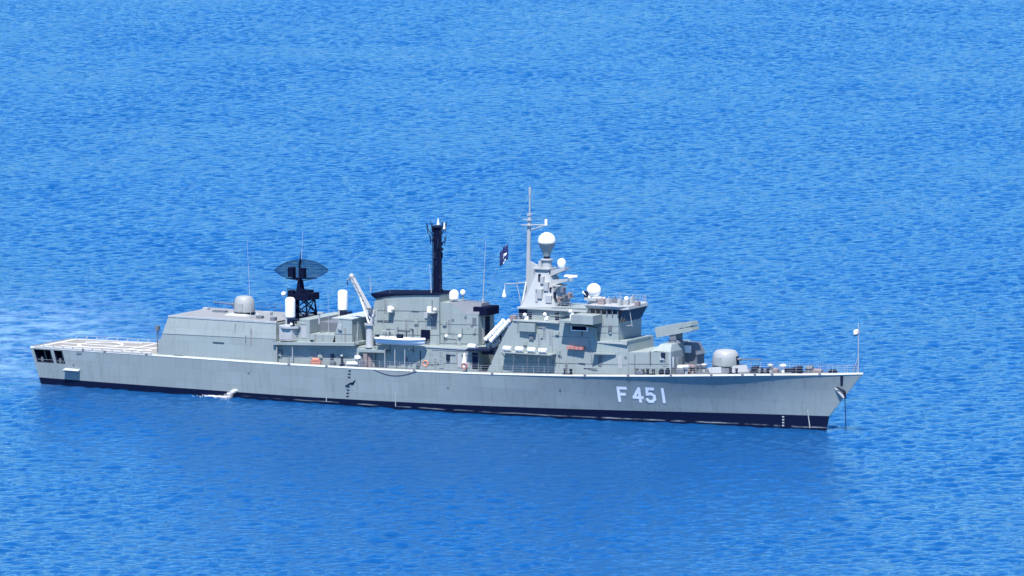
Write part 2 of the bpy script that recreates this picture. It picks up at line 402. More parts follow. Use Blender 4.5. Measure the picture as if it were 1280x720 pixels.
# sheer strake: the bright rounded edge of the deck
sb = MB()
for sgn in (1, -1):
    vs = []; n = 5
    for t in ts:
        p = hull_pt(t, 0.955); q = hull_pt(t, 1.0); b = -q.y; z = q.z; ins = min(0.42, b*0.6)
        for (yy, zz) in ((-p.y+0.012, p.z), (b+0.02, z-0.20), (b-0.02-ins*.35, z-0.02), (b-ins, z+0.035), (b-ins, z-0.2)):
            vs.append((q.x if zz > z-0.3 else p.x, -yy*sgn, zz))
    sb.add(vs, [(i*n+j, (i+1)*n+j, (i+1)*n+j+1, i*n+j+1) for i in range(len(ts)-1) for j in range(n-1)])
sb.build('deck_edge', 'edge', ship)
# main deck and flight deck
db = MB(); fd = MB(); XF = 21.6
for mb, lo, hi, dz, ins in ((db, 0, LOA, 0.0, .2), (fd, 0.3, XF, 0.006, .50)):
    xs = np.linspace(lo, hi, 90); vs = []
    for x in xs:
        b = max(bdeck(x)-ins, 0.02); z = zdeck(x)+dz
        vs += [(x, -b, z), (x, 0, z+0.03), (x, b, z)]
    mb.add(vs, [(i*3+j, (i+1)*3+j, (i+1)*3+j+1, i*3+j+1) for i in range(len(xs)-1) for j in range(2)])
db.build('main_deck', 'deck', ship)
fdo = fd.build('flight_deck', 'flight', ship)
mk = MB()
def strip(x0, y0, x1, y1, wd, dz=0.042):
    a = Vector((x0, y0, 0)); b = Vector((x1, y1, 0)); nrm = (b-a).normalized().cross(Vector((0, 0, 1)))*wd/2
    mk.add([(p.x, p.y, zdeck(p.x)+dz) for p in (a-nrm, b-nrm, b+nrm, a+nrm)], [(0, 1, 2, 3)])
strip(1.2, -4.9, 20.8, -5.6, .35); strip(1.2, 4.9, 20.8, 5.6, .35); strip(1.4, -4.6, 1.4, 4.6, .35); strip(2, 0, 20, 0, .30, .046)
strip(15, -4.5, 15, 4.5, .35, .050); strip(4, -3.6, 19, -3.0, .5, .058); strip(4.5, 2.4, 13, 4.2, .45, .062); strip(17.5, -4.8, 18.5, 4.6, .4, .066)
for i in range(36):
    a = i*math.pi/18; b = (i+1)*math.pi/18
    strip(8.5+3.2*math.cos(a), 3.2*math.sin(a), 8.5+3.2*math.cos(b), 3.2*math.sin(b), .4, .054)
mk.build('deck_marking', 'white', fdo)

# mooring port interiors, with the gear seen inside
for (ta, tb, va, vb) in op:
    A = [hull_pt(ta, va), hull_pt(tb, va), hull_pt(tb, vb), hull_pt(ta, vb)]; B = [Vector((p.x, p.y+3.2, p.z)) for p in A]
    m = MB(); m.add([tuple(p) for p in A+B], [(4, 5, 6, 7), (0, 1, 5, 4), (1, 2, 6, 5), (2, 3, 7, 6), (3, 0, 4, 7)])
    mp_ = m.build('mooring_port', 'dark', hull)  # interior painted dark, for the shade inside the port
    g = MB(); x0, x1 = A[0].x, A[1].x
    g.tube((x0+.45*(x1-x0), A[0].y+.7, A[0].z+.05), (x0+.2*(x1-x0), A[0].y+.9, A[3].z-.05), .10)
    g.tube((x0+.75*(x1-x0), A[0].y+.6, A[0].z+.05), (x0+.6*(x1-x0), A[0].y+.8, A[3].z-.05), .08)
    g.tube((x0+.2*(x1-x0), A[0].y+.5, A[0].z+.05), (x0+.2*(x1-x0), A[0].y+.5, A[0].z+.7), .22)
    g.tube((x0+.02, A[0].y+.12, A[0].z+.35), (x1-.02, A[0].y+.12, A[0].z+.35), .04)
    g.build('mooring_post', 'mid', hull)

# small things on the shell
p = on_hull(91, 464); m = MB()
m.add([(p.x-1.3, p.y+.1, p.z+.42), (p.x+1.3, p.y+.1, p.z+.42), (p.x+1.35, p.y-.75, p.z+.16), (p.x-1.35, p.y-.75, p.z+.16), (p.x-1.2, p.y+.15, p.z-.35), (p.x+1.2, p.y+.15, p.z-.35)],
      [(0, 1, 2, 3), (3, 2, 5, 4), (0, 3, 4), (1, 5, 2), (0, 4, 5, 1)]); m.build('propeller_guard', 'edge', hull)
for (px, py, dx, dz) in ((99, 441.5, .9, .28), (92, 456, .25, .25), (311, 432 + 34, .3, .2), (700, 486, .25, .25), (560, 484, .25, .25)):
    p = on_hull(px, py); MB().cbox((p.x, p.y, p.z), (dx, .10, dz)).build('shell_vent', 'mid', hull)
# draught marks amidships (dark) and on the bow (white), discharge streaks
m = MB()
for i in range(9):
    if i in (3, 4): continue
    p = on_hull(437.2-(.35*i), 463.5+i*4.0); m.cbox((p.x, p.y-.0, p.z), (.42, .06, .17))
pts = [on_hull(*q) for q in ((432, 482.5), (435.5, 480.8), (438, 478.8), (441, 478.6), (444, 475.6))]
m.poly_tube([(q.x, q.y-.02, q.z) for q in pts], .09); p = on_hull(440.5, 479.5); m.cbox(p, (.5, .08, .3))
m.build('draught_mark', 'dark', hull)
m = MB()
for i in range(4):
    p = on_hull(979, 521+i*3.6); m.cbox(p, (.30, .05, .18))
m.build('draught_mark', 'edge', hull)
for (a, b) in (((1009.5, 512.5), (1012.5, 535)), ((494.5, 490), (494.5, 508)), ((408, 496), (408, 502))):
    P = [on_hull(a[0]+(b[0]-a[0])*k/4, a[1]+(b[1]-a[1])*k/4) for k in range(5)]; m = MB()
    for q, r_ in zip(P[:-1], P[1:]): m.tube((q.x, q.y-.01, q.z), (r_.x, r_.y-.01, r_.z), .07)
    m.build('discharge_streak', 'edge', hull)

# fairleads and roller chocks that interrupt the deck edge
for px in (104, 131, 183, 361, 408, 517.5, 615, 731, 785, 838.5, 889, 928, 943.5, 965, 1024.5):
    y = -5.0
    for _ in range(15):
        p = at(px, 465, y); y = -bdeck(p.x)
    MB().cbox((p.x, y+.02, zdeck(p.x)-.10), (.40, .07, .30)).build('fairlead_or_strip', 'mid', hull)
# dark strip on the shell, bolster, anchor and its cable
A = [on_hull(*q) for q in ((1050.3, 469.5), (1054.2, 469.5), (1053.6, 482.5), (1050.6, 482.5))]
m = MB(); m.add([(q.x, q.y-.03, q.z) for q in A]+[(q.x, q.y+.3, q.z) for q in A], [(0, 1, 2, 3), (0, 4, 5, 1), (1, 5, 6, 2), (2, 6, 7, 3), (3, 7, 4, 0)])
m.build('fairlead_or_strip', 'dark', hull)
p1 = on_hull(1043.5, 485.2); p2 = on_hull(1050.5, 491); p3 = at(1055.5, 497.5, -.25)
m = MB(); m.tube((p1.x, p1.y-.02, p1.z), (p2.x, p2.y-.14, p2.z), .06, .30); m.tube((p2.x, p2.y-.14, p2.z), (p3.x, p3.y-.1, p3.z), .30, .22)
anch = m.build('anchor', 'pale', ship)
m = MB(); q1 = at(1046, 484, -.75); q2 = at(1055.5, 489.5, -.45); q3 = at(1056.5, 498, -.28)
m.tube(q1, q2, .10, .20); m.tube(q2, q3, .20, .16); m.build('anchor_fluke', 'dark', anch)
m = MB(); a = at(1056.2, 496, -.3); b = atz(1057.5, 540, -0.6)
n = 26
for i in range(n):
    q = Vector(a).lerp(b, i/n); r_ = Vector(a).lerp(b, (i+.8)/n); m.tube(q, r_, .075 if i % 2 else .055, n=5)
m.build('anchor_chain', 'rusty', anch)

# hull number, every character a piece of raised white lettering that follows the shell
def glyph(ch):
    t = 0.19
    S = {'F': [((0, 0), (0, 1)), ((0, 1), (.60, 1)), ((0, .52), (.46, .52))],
         '4': [((.47, 0), (.47, 1)), ((.47, 1), (.0, .30)), ((0, .30), (.66, .30))],
         '5': [((.56, 1), (.08, 1)), ((.08, 1), (.05, .56)), ((.05, .56), (.36, .62)), ((.36, .62), (.58, .46)), ((.58, .46), (.58, .20)), ((.58, .20), (.38, .02)), ((.38, .02), (.14, .02)), ((.14, .02), (0, .16))],
         '1': [((.25, 0), (.25, 1))]}
    return S[ch], t
m = MB()
base = on_hull(772.5, 502.8); Hh = 2.20; Wd = 1.85; k_ = 0
for ch, px in (('F', 775.0), ('4', 793.5), ('5', 809.8), ('1', 826.5)):
    x0 = on_hull(px, 503).x; z0 = on_hull(px, 503.2+(px-773)*.028).z+.1
    S, th = glyph(ch)
    for (a, b) in S:
        a = Vector((a[0]*Wd, a[1]*(Hh-.36)+.18)); b = Vector((b[0]*Wd, b[1]*(Hh-.36)+.18)); d = (b-a).normalized(); e = Vector((-d.y, d.x))*.205
        a2 = a-d*.17; b2 = b+d*.17; n = 5; vs = []; k_ += 1
        for i in range(n+1):
            c = a2.lerp(b2, i/n)
            for q in (c-e, c+e):
                X = x0+q.x; Z = z0+q.y; vs.append((X, hull_y(X, Z)-.025-.0012*k_, Z))
        m.add(vs, [(2*i, 2*i+1, 2*i+3, 2*i+2) for i in range(n)])
m.build('hull_number', 'number', hull)

# ------------------------------------------------------------------ superstructure
def zd_under(x): return zdeck(x)-0.05
def seams(px_pts_list, yf, parent, r=.035):
    """thin raised weld seams and belts that follow a side wall; one mesh"""
    m = MB()
    for (a, b) in px_pts_list:
        n = 6; P = []
        for i in range(n+1):
            y = -4.0
            for _ in range(8):
                p = at(a[0]+(b[0]-a[0])*i/n, a[1]+(b[1]-a[1])*i/n, y); y = yf(p.x, p.z)
            P.append((p.x, y-.01, p.z))
        m.poly_tube(P, r, 4)
    return m.build('seam', 'mid', parent)
def wallpt(px, py, yf):
    y = -4.0
    for _ in range(10):
        p = at(px, py, y); y = yf(p.x, p.z)
    return Vector((p.x, y, p.z))
def panel(px, py, wd, ht, yf, mat, name, parent, proud=.05):
    p = wallpt(px, py, yf); return MB().cbox((p.x, p.y, p.z), (wd, proud*2, ht)).build(name, mat, parent)

# hangar
yh = lambda x, z: -(6.38-0.17*max(0, z-8.55))
hang = MB().pprism([(197, 444), (199, 428), (203, 417.5), (345, 425), (345, 457)], yh).pprism([(203, 417.5), (211, 394.5), (345, 404.5), (345, 425)], yh).build('hangar', 'grey', ship)
a = wallpt(211, 394.5, yh); b = wallpt(345, 404.5, yh)
MB().box(a.x+.3, b.x-.3, a.y+.3, -a.y-.3, a.z-.02, a.z+.012).build('hangar_roof', 'roof', hang)
MB().box(a.x-.05, b.x+.05, a.y-.10, a.y+.16, a.z-.20, a.z+.05).build('roof_edge', 'edge', hang)
seams([((204, 417), (345, 424)), ], yh, hang)
ZR = a.z
# door and gear at the hangar's aft corner
m = MB(); p = at(197, 418, -5.0); m.tube((p.x, -5, p.z-2.6), (p.x, -5, p.z+.6), .10); m.cbox((p.x, -5, p.z+.9), (.5, .5, .7)); m.build('signal_light', 'mid', hang)

# aft gun deck: sponson that overhangs the side deck, with an inset house below
yin = lambda x, z: -5.85
ah = MB().pprism([(346, 459), (346, 428), (468, 434), (468, 462)], yin).build('aft_deckhouse', 'grey', ship)
ysp = lambda x, z: -6.75
m = MB(); m.pprism([(341, 431), (341, 427.5), (443, 429), (443, 432.5)], ysp); sp = m.build('sponson', 'grey', ship)
# brackets and pillars under it
m = MB()
for px in (346, 365.5):
    q = at(px, 430.5, -6.55); m.tube((q.x, -6.55, zdeck(q.x)), (q.x, -6.55, q.z), .07)
m.build('pillar', 'pale', sp)
# low enclosing houses on the sponson
yb = lambda x, z: -5.4
m = MB(); m.pprism([(371, 429), (371, 399), (387, 400), (387, 430)], yb, lambda x, z: 5.4); afm = m.build('equipment_house', 'grey', ship)
yb2 = lambda x, z: -5.75
m = MB(); m.pprism([(387.3, 430), (387.3, 417.5), (419, 419), (419, 431)], yb2, lambda x, z: 5.5); m.build('screen_wall', 'grey', afm)
m = MB(); m.pprism([(394, 420), (394, 402), (425, 404), (425, 421)], lambda x, z: -2.6, lambda x, z: 2.6); m.build('inner_house', 'mid', afm)  # darker grey puts the shade of this gap into the wall
m = MB(); m.pprism([(415, 431), (424, 398.5), (440, 399), (440, 431)], yb2, lambda x, z: 5.6); eh = m.build('equipment_house', 'grey', ship)
p = wallpt(424, 398.5, yb2); q = wallpt(440, 399, yb2); MB().box(p.x-1.2, q.x+.1, p.y-.06, -p.y, p.z-.02, p.z+.10).build('roof_edge', 'edge', eh)
for (px, py, wd, ht) in ((378, 404, .9, .18), (380, 415, .9, 1.7)): panel(px, py, wd, ht, yb, 'pale', 'locker', afm)
seams([((418, 417), (440, 418))], yb2, eh)
# starboard gun foundation
m = MB(); p = at(349, 425.5, -6.4); q = at(367.5, 411, -6.4)
m.loft([[(p.x+.6*c, p.y+s_, z) for c, s_ in ((-.0, 1.9), (-.35, 1.3), (0, 0), (3.4, 0), (4.0, .9), (4.0, 1.9))] for z in (p.z, q.z)])
fnd = m.build('gun_foundation', 'pale', ship)
m = MB(); m.loft([[(p.x+1.2+c*1.75, p.y+1.1+s_*1.45, z) for c, s_ in [(math.cos(k*math.pi/5), math.sin(k*math.pi/5)) for k in range(10)]] for z in (q.z, q.z+.28)]); m.build('gun_platform', 'edge', fnd)
def ciws(base):
    b = Vector(base); m = MB()
    m.lathe(b, [(.95, 0), (.95, .25), (.75, .35), (.70, 1.1), (.62, 1.35)], 20); r = m.build('close_in_gun', 'pale', ship)
    m = MB(); m.lathe(b+Vector((0, 0, 1.30)), [(.55, 0), (.72, .1), (.72, 2.35), (.66, 2.65), (.45, 2.85), (.0, 2.92)], 24); m.build('radome', 'white', r)
    m = MB(); m.cbox(b+Vector((.35, -.5, .85)), (.9, .5, .8)); m.tube(b+Vector((.4, -.55, 1.0)), b+Vector((1.9, -.85, 1.15)), .17); m.tube(b+Vector((.75, -.7, .5)), b+Vector((.75, -.7, .1)), .3)
    m.build('gun_barrel', 'dark', r)
    m = MB(); m.sphere(b+Vector((.72, -.98, .45)), .22, 10); m.build('ammunition_drum', 'white', r)
    return r
c1 = at(362.8, 408.2, -5.3); ciws(c1)
c2 = at(428.5, 394.5, 3.6); g2 = ciws((c2.x, c2.y, c2.z-.5))
MB().box(c2.x-1.6, c2.x+1.6, c2.y-1.4, c2.y+1.4, zdeck(50), c2.z-.52).build('gun_foundation', 'grey', g2)

# aft gun turret on the hangar roof
def turret(c, r, h, direction, mat, name='gun_turret'):
    c = Vector(c); m = MB()
    m.lathe(c, [(r*1.02, .18), (r*1.03, .30), (r*.98, h*.55), (r*.90, h*.80), (r*.72, h*.95), (r*.40, h*.995), (0, h)], 32)
    t_ = m.build(name, mat, ship)
    MB().lathe(c, [(r*.98, -.05), (r*.98, .19)], 28).build('turret_ring', 'dark', t_)
    d = direction
    m = MB(); m.tube(c+Vector((d*r*.80, 0, h*.44)), c+Vector((d*(r+.55), 0, h*.47)), .24, .20, 12); m.tube(c+Vector((d*(r+.4), 0, h*.465)), c+Vector((d*(r+3.5), 0, h*.52)), .085, .06, 10)
    m.tube(c+Vector((d*(r+3.2), 0, h*.515)), c+Vector((d*(r+3.6), 0, h*.522)), .10, .10, 10); m.build('gun_barrel', 'mid', t_)
    m = MB(); m.cbox(c+Vector((d*r*.93, 0, h*.38)), (.34, .7, h*.50)); m.build('barrel_slot', 'dark', t_)
    m = MB(); m.cbox(c+Vector((-d*r*.1, -r*.99, h*.36)), (.75, .14, 1.1)); m.build('access_hatch', mat, t_)
    return t_
b = at(305.5, 391, 0); tb_ = turret((b.x, 0, b.z), 1.50, 2.45, -1, 'gun')
m = MB(); m.loft([[(b.x-2.3+dx, y, z) for dx, y in ((0+o, -1.9+o*.5), (3.8-o, -1.9+o*.5), (3.8-o, 1.9-o*.5), (0+o, 1.9-o*.5))] for z, o in ((ZR, 0), (b.z, .55))]); m.build('turret_base', 'pale', tb_)

# lattice tower with the big air search radar
m = MB(); zt = at(378, 374, 0).z; xc = at(378, 374, 0).x
foot = [(-1.7, -1.7), (1.9, -1.7), (1.9, 1.7), (-1.7, 1.7)]; top = [(-1.3, -1.2), (1.3, -1.2), (1.3, 1.2), (-1.3, 1.2)]
zb_ = at(378, 404, 0).z-2.5
P0 = [Vector((xc+a, b_, zb_)) for a, b_ in foot]; P1 = [Vector((xc+a, b_, zt)) for a, b_ in top]
for i in range(4):
    m.tube(P0[i], P1[i], .16, .13); j = (i+1) % 4
    for k in range(3):
        f0, f1 = k/3, (k+1)/3
        m.tube(P0[i].lerp(P1[i], f0), P0[j].lerp(P1[j], f1), .085); m.tube(P0[j].lerp(P1[j], f0), P0[i].lerp(P1[i], f1), .085)
        m.tube(P0[i].lerp(P1[i], f1), P0[j].lerp(P1[j], f1), .08)
m.tube((xc-1.0, -.4, zb_), (xc-.8, -.2, zt), .42, .38, 12)
tower = m.build('radar_tower', 'black', ship)
m = MB(); m.cbox((xc+.1, 0, zt+.40), (3.5, 2.9, .75)); m.cbox((xc+1.6, 0, zt+.55), (1.3, 1.9, .95)); m.cbox((xc-1.5, -.4, zt+.9), (.8, .8, .7)); m.cbox((xc+.6, .2, zt+1.05), (1.5, 1.4, .6))
for dx in (-1.6, -.6, .5, 1.5): m.tube((xc+dx, -1.4, zt+.75), (xc+dx, -1.4, zt+1.6), .05)
m.tube((xc-1.6, -1.4, zt+1.55), (xc+1.5, -1.4, zt+1.55), .05)
m.build('tower_platform', 'black', tower)
p = at(354.5, 367.5, -.8); MB().sphere(p, .35, 12).build('navigation_light', 'white', tower)
# radar: open mesh reflector seen nearly face on, horn, pedestal
rc = at(375.5, 337.5, 0); sr = MB(); sr.lathe((rc.x, 0, zt+.7), [(.75, 0), (.55, 1.0), (.40, 2.0)], 14); srad = sr.build('search_radar', 'black', ship)
m = MB(); m.cbox((rc.x-.9, -.9, rc.z-.25), (.85, .9, 1.35)); m.cbox((rc.x+.75, -.7, rc.z-.3), (.8, .9, 1.4)); m.tube((rc.x, -.2, rc.z-1.5), (rc.x, -.2, rc.z+1.1), .16); m.tube((rc.x-.9, -.9, rc.z-.8), (rc.x, -.2, rc.z-1.5), .18); m.tube((rc.x+.75, -.7, rc.z-.8), (rc.x, -.2, rc.z-1.5), .18)
m.build('feed_horn', 'black', srad)
aim = Vector((math.sin(PSI), -math.cos(PSI), .06)).normalized(); rr = Vector((math.cos(PSI), math.sin(PSI), 0)); uu_ = aim.cross(rr)*-1 if aim.cross(rr).z < 0 else aim.cross(rr)
m = MB(); Rw, Rh = 3.85, 1.5
def rp(u, v):
    h = (u*u+v*v)
    return Vector((rc.x, .3, rc.z))+rr*(u*Rw)+uu_*(v*Rh)+aim*(h*.75)
N_ = 28
for i in range(-N_+1, N_):
    u = i/N_; vmx = (1-u*u)**.85; P = [rp(u, vmx*(-1+2*k/8)) for k in range(9)]; m.poly_tube(P, .036, 4)
for j in range(-5, 6):
    v = j/6; umx = math.sqrt(1-abs(v)**1.18); P = [rp(umx*(-1+2*k/14), v) for k in range(15)]; m.poly_tube(P, .030, 4)
P = [rp(-1+2*k/20, (1-(-1+2*k/20)**2)**.85*.999) for k in range(21)]; m.poly_tube(P, .04, 5); P = [rp(-1+2*k/20, -(1-(-1+2*k/20)**2)**.85*.999) for k in range(21)]; m.poly_tube(P, .04, 5)
for u in (-.55, 0, .55): m.tube(rp(u, -.8), Vector((rc.x, .6, rc.z-1.2)), .07)
m.build('reflector', 'black', srad)
q = at(375, 323, 0); m = MB(); m.tube((rc.x, 0, rc.z+.9), (rc.x, 0, q.z), .14, .09); m.tube((rc.x, 0, q.z-.3), (rc.x, 0, q.z+1.0), .06, .04); m.build('lightning_rod', 'black', srad)

# crane
yc = -5.7
m = MB(); a = at(462, 405, yc); b = at(462, 434, yc); c0 = at(462, 463, yc)
m.lathe((a.x, yc, b.z), [(.62, 0), (.55, .25), (.50, a.z-b.z-.3), (.75, a.z-b.z-.15), (.75, a.z-b.z+.05)], 20); crane = m.build('crane', 'pale', ship)
m = MB(); m.tube((a.x, yc, zdeck(a.x)), (a.x, yc, b.z-.3), .62, .62, 16); m.cbox((a.x-.2, yc-.75, zdeck(a.x)+1.0), (.6, .5, 1.8)); m.build('crane_foundation', 'rusty', crane)
m = MB(); m.pprism([(446, 440), (446, 436.5), (480, 437.5), (480, 441)], lambda x, z: -6.6, lambda x, z: -4.6); m.build('crane_platform', 'grey', crane)
m = MB(); m.tube((a.x+.3, yc-.2, a.z), at(468, 388, yc), .28, .22); m.tube((a.x+.2, yc+.3, a.z), at(464, 395, yc+.3), .34, .30); m.tube(at(470, 405, yc-.3), at(471, 387, yc-.3), .12); m.build('crane_post', 'pale', crane)
piv = at(466, 397, yc); tip = at(439.5, 345.5, yc+.3); m = MB(); d = (tip-piv).normalized(); sd_ = Vector((0, .32, 0)); up_ = d.cross(Vector((0, 1, 0)))*.26
for s1 in (-1, 1):
    for s2 in (-1, 1): m.tube(piv+sd_*s1+up_*s2, tip+sd_*s1*.6+up_*s2*.6, .13, .10, 6)
n = 10
for i in range(n):
    f0, f1 = i/n, (i+1)/n
    for s1 in (-1, 1):
        m.tube(piv.lerp(tip, f0)+sd_*s1+up_*(1 if i % 2 else -1), piv.lerp(tip, f1)+sd_*s1+up_*(-1 if i % 2 else 1), .06, n=5)
m.loft([[piv+sd_*s1*.9+up_*s2*.8 for s1, s2 in ((-1, -1), (1, -1), (1, 1), (-1, 1))], [tip+sd_*s1*.5+up_*s2*.5 for s1, s2 in ((-1, -1), (1, -1), (1, 1), (-1, 1))]])
m.tube(tip, at(434.5, 350, yc+.3), .16, .12); m.sphere(tip, .40, 10)
boom = m.build('boom', 'pale', crane)
m = MB(); m.tube(at(450, 372, yc-.4), at(461, 404, yc-.4), .10, .13); m.build('luffing_ram', 'white', crane)
m = MB(); q = at(434.5, 350, yc+.3); m.tube(q, (q.x, q.y, q.z-.45), .05); m.sphere((q.x, q.y, q.z-.5), .13, 8); m.build('crane_hook', 'dark', crane)
m = MB(); m.cbox(at(463, 388, yc-.4), (.55, .4, .7)); m.build('winch', 'mid', crane)

# lower superstructure that runs forward from the crane to the bridge
ylow = lambda x, z: -(5.55-0.060*max(0, x-76)-0.03*(z-6))
low = MB().pprism([(470, 464), (470, 431), (598, 436), (598, 468)], lambda x, z: -5.45).build('midship_deckhouse', 'grey', ship)
yl_ = lambda x, z: -5.45
seams([((540, 437.5), (597, 440)), ((500, 452), (596, 455))], yl_, low)
MB().box(at(470, 431, -5.45).x, at(598, 436, -5.45).x, -5.55, -5.3, at(530, 433, -5.45).z-.1, at(530, 433, -5.45).z+.06).build('deck_edge', 'edge', low)
# alley with the door, at the foot of the wall
for px in (574.5, 584): panel(px, 451, .75, 1.9, yl_, 'pale', 'door', low, .06)
for px in (504, 552): panel(px, 452, .7, 1.8, yl_, 'grey', 'door', low, .08)
panel(594, 451, .9, 2.3, yl_, 'dark', 'doorway_or_shade', low, .05)  # dark panel paints the shadow of the missile platform
panel(535, 446, .7, 1.4, yl_, 'grey', 'locker', low, .1)

# funnel
yf = lambda x, z: -(2.75-0.02*(z-10))
m = MB(); m.pprism([(464, 436), (466, 394), (467.5, 380), (469.5, 373), (480, 371.3), (492, 369.8), (520, 368.8), (549, 369), (549, 440)], yf); fun = m.build('funnel', 'grey', ship)
yg = lambda x, z: -2.35
m = MB(); a = at(549, 378, -2.35)
m.pprism([(549.2, 440), (549.2, 378), (562, 378.5), (583, 393), (598, 393.5), (598, 440)], yg); hs = m.build('uptake_house', 'grey', fun)
# sloping roof of the uptake house
A = [at(562.3, 378.4, -2.36), at(583, 393, -2.36), at(598.2, 393.5, -2.36)]; zt2 = A[0].z
m = MB(); xf = A[2].x
m.add([tuple(A[0]), tuple(A[1]), tuple(A[2]), (xf-.2, -1.0, zt2), (A[0].x, -1.0, zt2+.02), (A[0].x, 1.0, zt2+.02), (xf-.2, 1.0, zt2), (xf, 2.36, A[2].z), (A[1].x, 2.36, A[1].z), (A[0].x, 2.36, zt2)],
      [(0, 1, 2, 3, 4), (4, 3, 6, 5), (5, 6, 7, 8, 9), (2, 7, 6, 3)]); m.build('sloping_roof', 'mid', hs)
m = MB(); p = at(593, 392.5, -2.0); m.box(p.x-.2, p.x+2.0, -2.0, 1.6, p.z-.15, p.z+1.0); m.build('air_intake', 'black', hs)
# front face fittings
for y0, y1, mt in ((-1.1, -.6, 'pale'), (-.3, .9, 'dark')): MB().box(A[2].x-.02, A[2].x+.07, y0, y1, A[2].z-4.2, A[2].z-.5).build('vent_panel', mt, hs)
# black cap
m = MB(); m.pprism([(464.8, 370), (468.5, 373.2), (474, 372.6), (480, 371.0), (492, 369.5), (520, 368.5), (548.6, 368.6), (546, 367.5), (463, 366.8)], lambda x, z: -2.80); m.build('funnel_cap', 'black', fun)
m = MB(); a = at(464, 362.8, -2.80); b = at(530, 365.2, -2.80)
for x0, x1 in ((a.x+.6, a.x+3.2), (a.x+3.8, a.x+6.2)): m.box(x0, x1, -1.9, 1.9, a.z-1.2, a.z-.42)
m.build('exhaust_stack', 'black', fun)
seams([((471, 388), (549, 389)), ((468, 400), (549, 402)), ((468, 418), (549, 419))], yf, fun)
seams([((550, 405), (598, 406)), ((550, 417), (598, 418)), ((550, 429), (598, 430))], yg, hs)
for (px, py) in ((582, 396.5), (590, 407), (566, 400)): panel(px, py, .35, .35, yg, 'mid', 'porthole', hs, .05)
panel(593, 402, .6, 1.1, yg, 'mid', 'vent_or_shade', hs)
for (px, py) in ((548, 421.5), (558, 420), (575, 420)):
    p = wallpt(px, py, yg); MB().sphere((p.x, p.y-.1, p.z), .26, 10).build('wall_lamp', 'white', hs)
# light platforms hung on the funnel side
for (px, py, wd, dp) in ((541.5, 390.3, 1.5, 1.0), (490.5, 389.5, .75, .8)):
    p = wallpt(px, py, yf); m = MB(); m.box(p.x-wd/2, p.x+wd/2, p.y-dp, p.y+.05, p.z-.05, p.z+.08); m.tube((p.x-wd*.3, p.y-dp*.9, p.z), (p.x, p.y, p.z-1.0), .05)
    o = m.build('lamp_platform', 'pale', fun)
    m = MB(); m.cbox((p.x-wd*.2, p.y-dp*.5, p.z+.45), (.55, .5, .75)); m.sphere((p.x+wd*.35, p.y-dp*.5, p.z+.45), .26, 10); m.build('searchlight', 'white', o)
panel(533, 394, .5, .8, yf, 'pale', 'locker', fun, .15)
panel(542.5, 402, .95, 2.2, yf, 'mid', 'vent_or_shade', fun, .03)  # darker panel paints the shadow cast below the lamp platform
# dark opening beside the boat
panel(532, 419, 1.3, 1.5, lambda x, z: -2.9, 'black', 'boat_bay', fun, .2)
# pole mast abaft the uptake house
m = MB(); a = at(547, 378, -.4); b = at(547, 283, -.4); m.tube((a.x, -.4, a.z-2), (a.x, -.4, b.z), .66, .60, 16); pole = m.build('pole_mast', 'black', ship)
m = MB()
for s_ in (-.62, .62): m.tube((a.x+s_, -.75, a.z), (a.x+s_, -.75, b.z), .05)
rm = random.Random(5)
for i in range(26):
    zz = a.z+(b.z-a.z)*rm.random(); an = rm.uniform(0, 6.28); m.cbox((a.x+.66*math.cos(an), -.4+.66*math.sin(an), zz), (rm.uniform(.15, .35), .25, rm.uniform(.2, .9)))
for i in range(24): m.tube((a.x-.78, -.95, a.z+.45*i), (a.x-.35, -1.0, a.z+.45*i), .03, n=4)
m.build('cable_run', 'dark', pole)
for (px0, py0, px1, py1, y1) in ((546, 300, 534.5, 286, -.4), (545, 293, 540, 284, -1.6), (548, 300, 557, 284, -.4), (548, 293, 553, 282, 1.2), (545, 305, 538, 299, 1.0), (549, 306, 556, 301, -1.3)):
    m = MB(); m.tube(at(px0, py0, -.4), at(px1, py1, y1), .07); q = at(px1, py1, y1); m.tube((q.x, q.y, q.z-.7), (q.x, q.y, q.z+.55), .06); m.tube((q.x, q.y, q.z-.3), (q.x+.25*(1 if q.x > a.x else -1), q.y, q.z+.9), .04); m.build('antenna_arm', 'dark', pole)
m = MB(); m.lathe((a.x, -.4, b.z-.1), [(.8, 0), (.8, .2), (.3, .3)], 12); m.build('mast_cap', 'dark', pole)
for (px, py, y) in ((547.7, 276, -.4), (555.5, 281, -.4)):
    q = at(px, py, y); m = MB(); m.tube((q.x, q.y, q.z-.6), (q.x, q.y, q.z+.3), .16, .08); m.sphere((q.x, q.y, q.z-.5), .22, 8); m.build('mast_lamp', 'white', pole)
# satellite domes on the uptake roof
for (px, py, r_, y) in ((567.5, 368, .70, -.6), (578.5, 365, .36, .3)):
    q = at(px, py, y); m = MB(); m.lathe((q.x, y, q.z-r_), [(r_*.7, -.1), (r_*.98, .1), (r_, r_*.9), (r_*.85, r_*1.5), (r_*.45, r_*1.88), (0, r_*1.98)], 20); o = m.build('satellite_dome', 'white', ship)
    MB().tube((q.x, y, zt2-.05), (q.x, y, q.z-r_+.02), .14).build('dome_stand', 'grey', o)

# ------------------------------------------------------------------ forward superstructure
ym = lambda x, z: -(5.35-0.062*max(0, x-77)-0.05*(z-6))
fs_ = MB().pprism([(606, 470), (624, 432), (634, 412), (642, 400.5), (700, 402), (716, 404), (745, 410), (745, 427), (785, 426), (785, 470)], ym).build('forward_superstructure', 'grey', ship)
seams([((630, 452), (784, 456)), ((690, 420), (737, 422)), ((690, 424), (692, 468)), ((737, 425), (742, 468))], ym, fs_, .03)
p = wallpt(642, 400.5, ym); q = wallpt(700, 402, ym)
MB().box(p.x, q.x, p.y-.15, p.y+.3, p.z-.05, p.z+.12).build('deck_edge', 'edge', fs_)
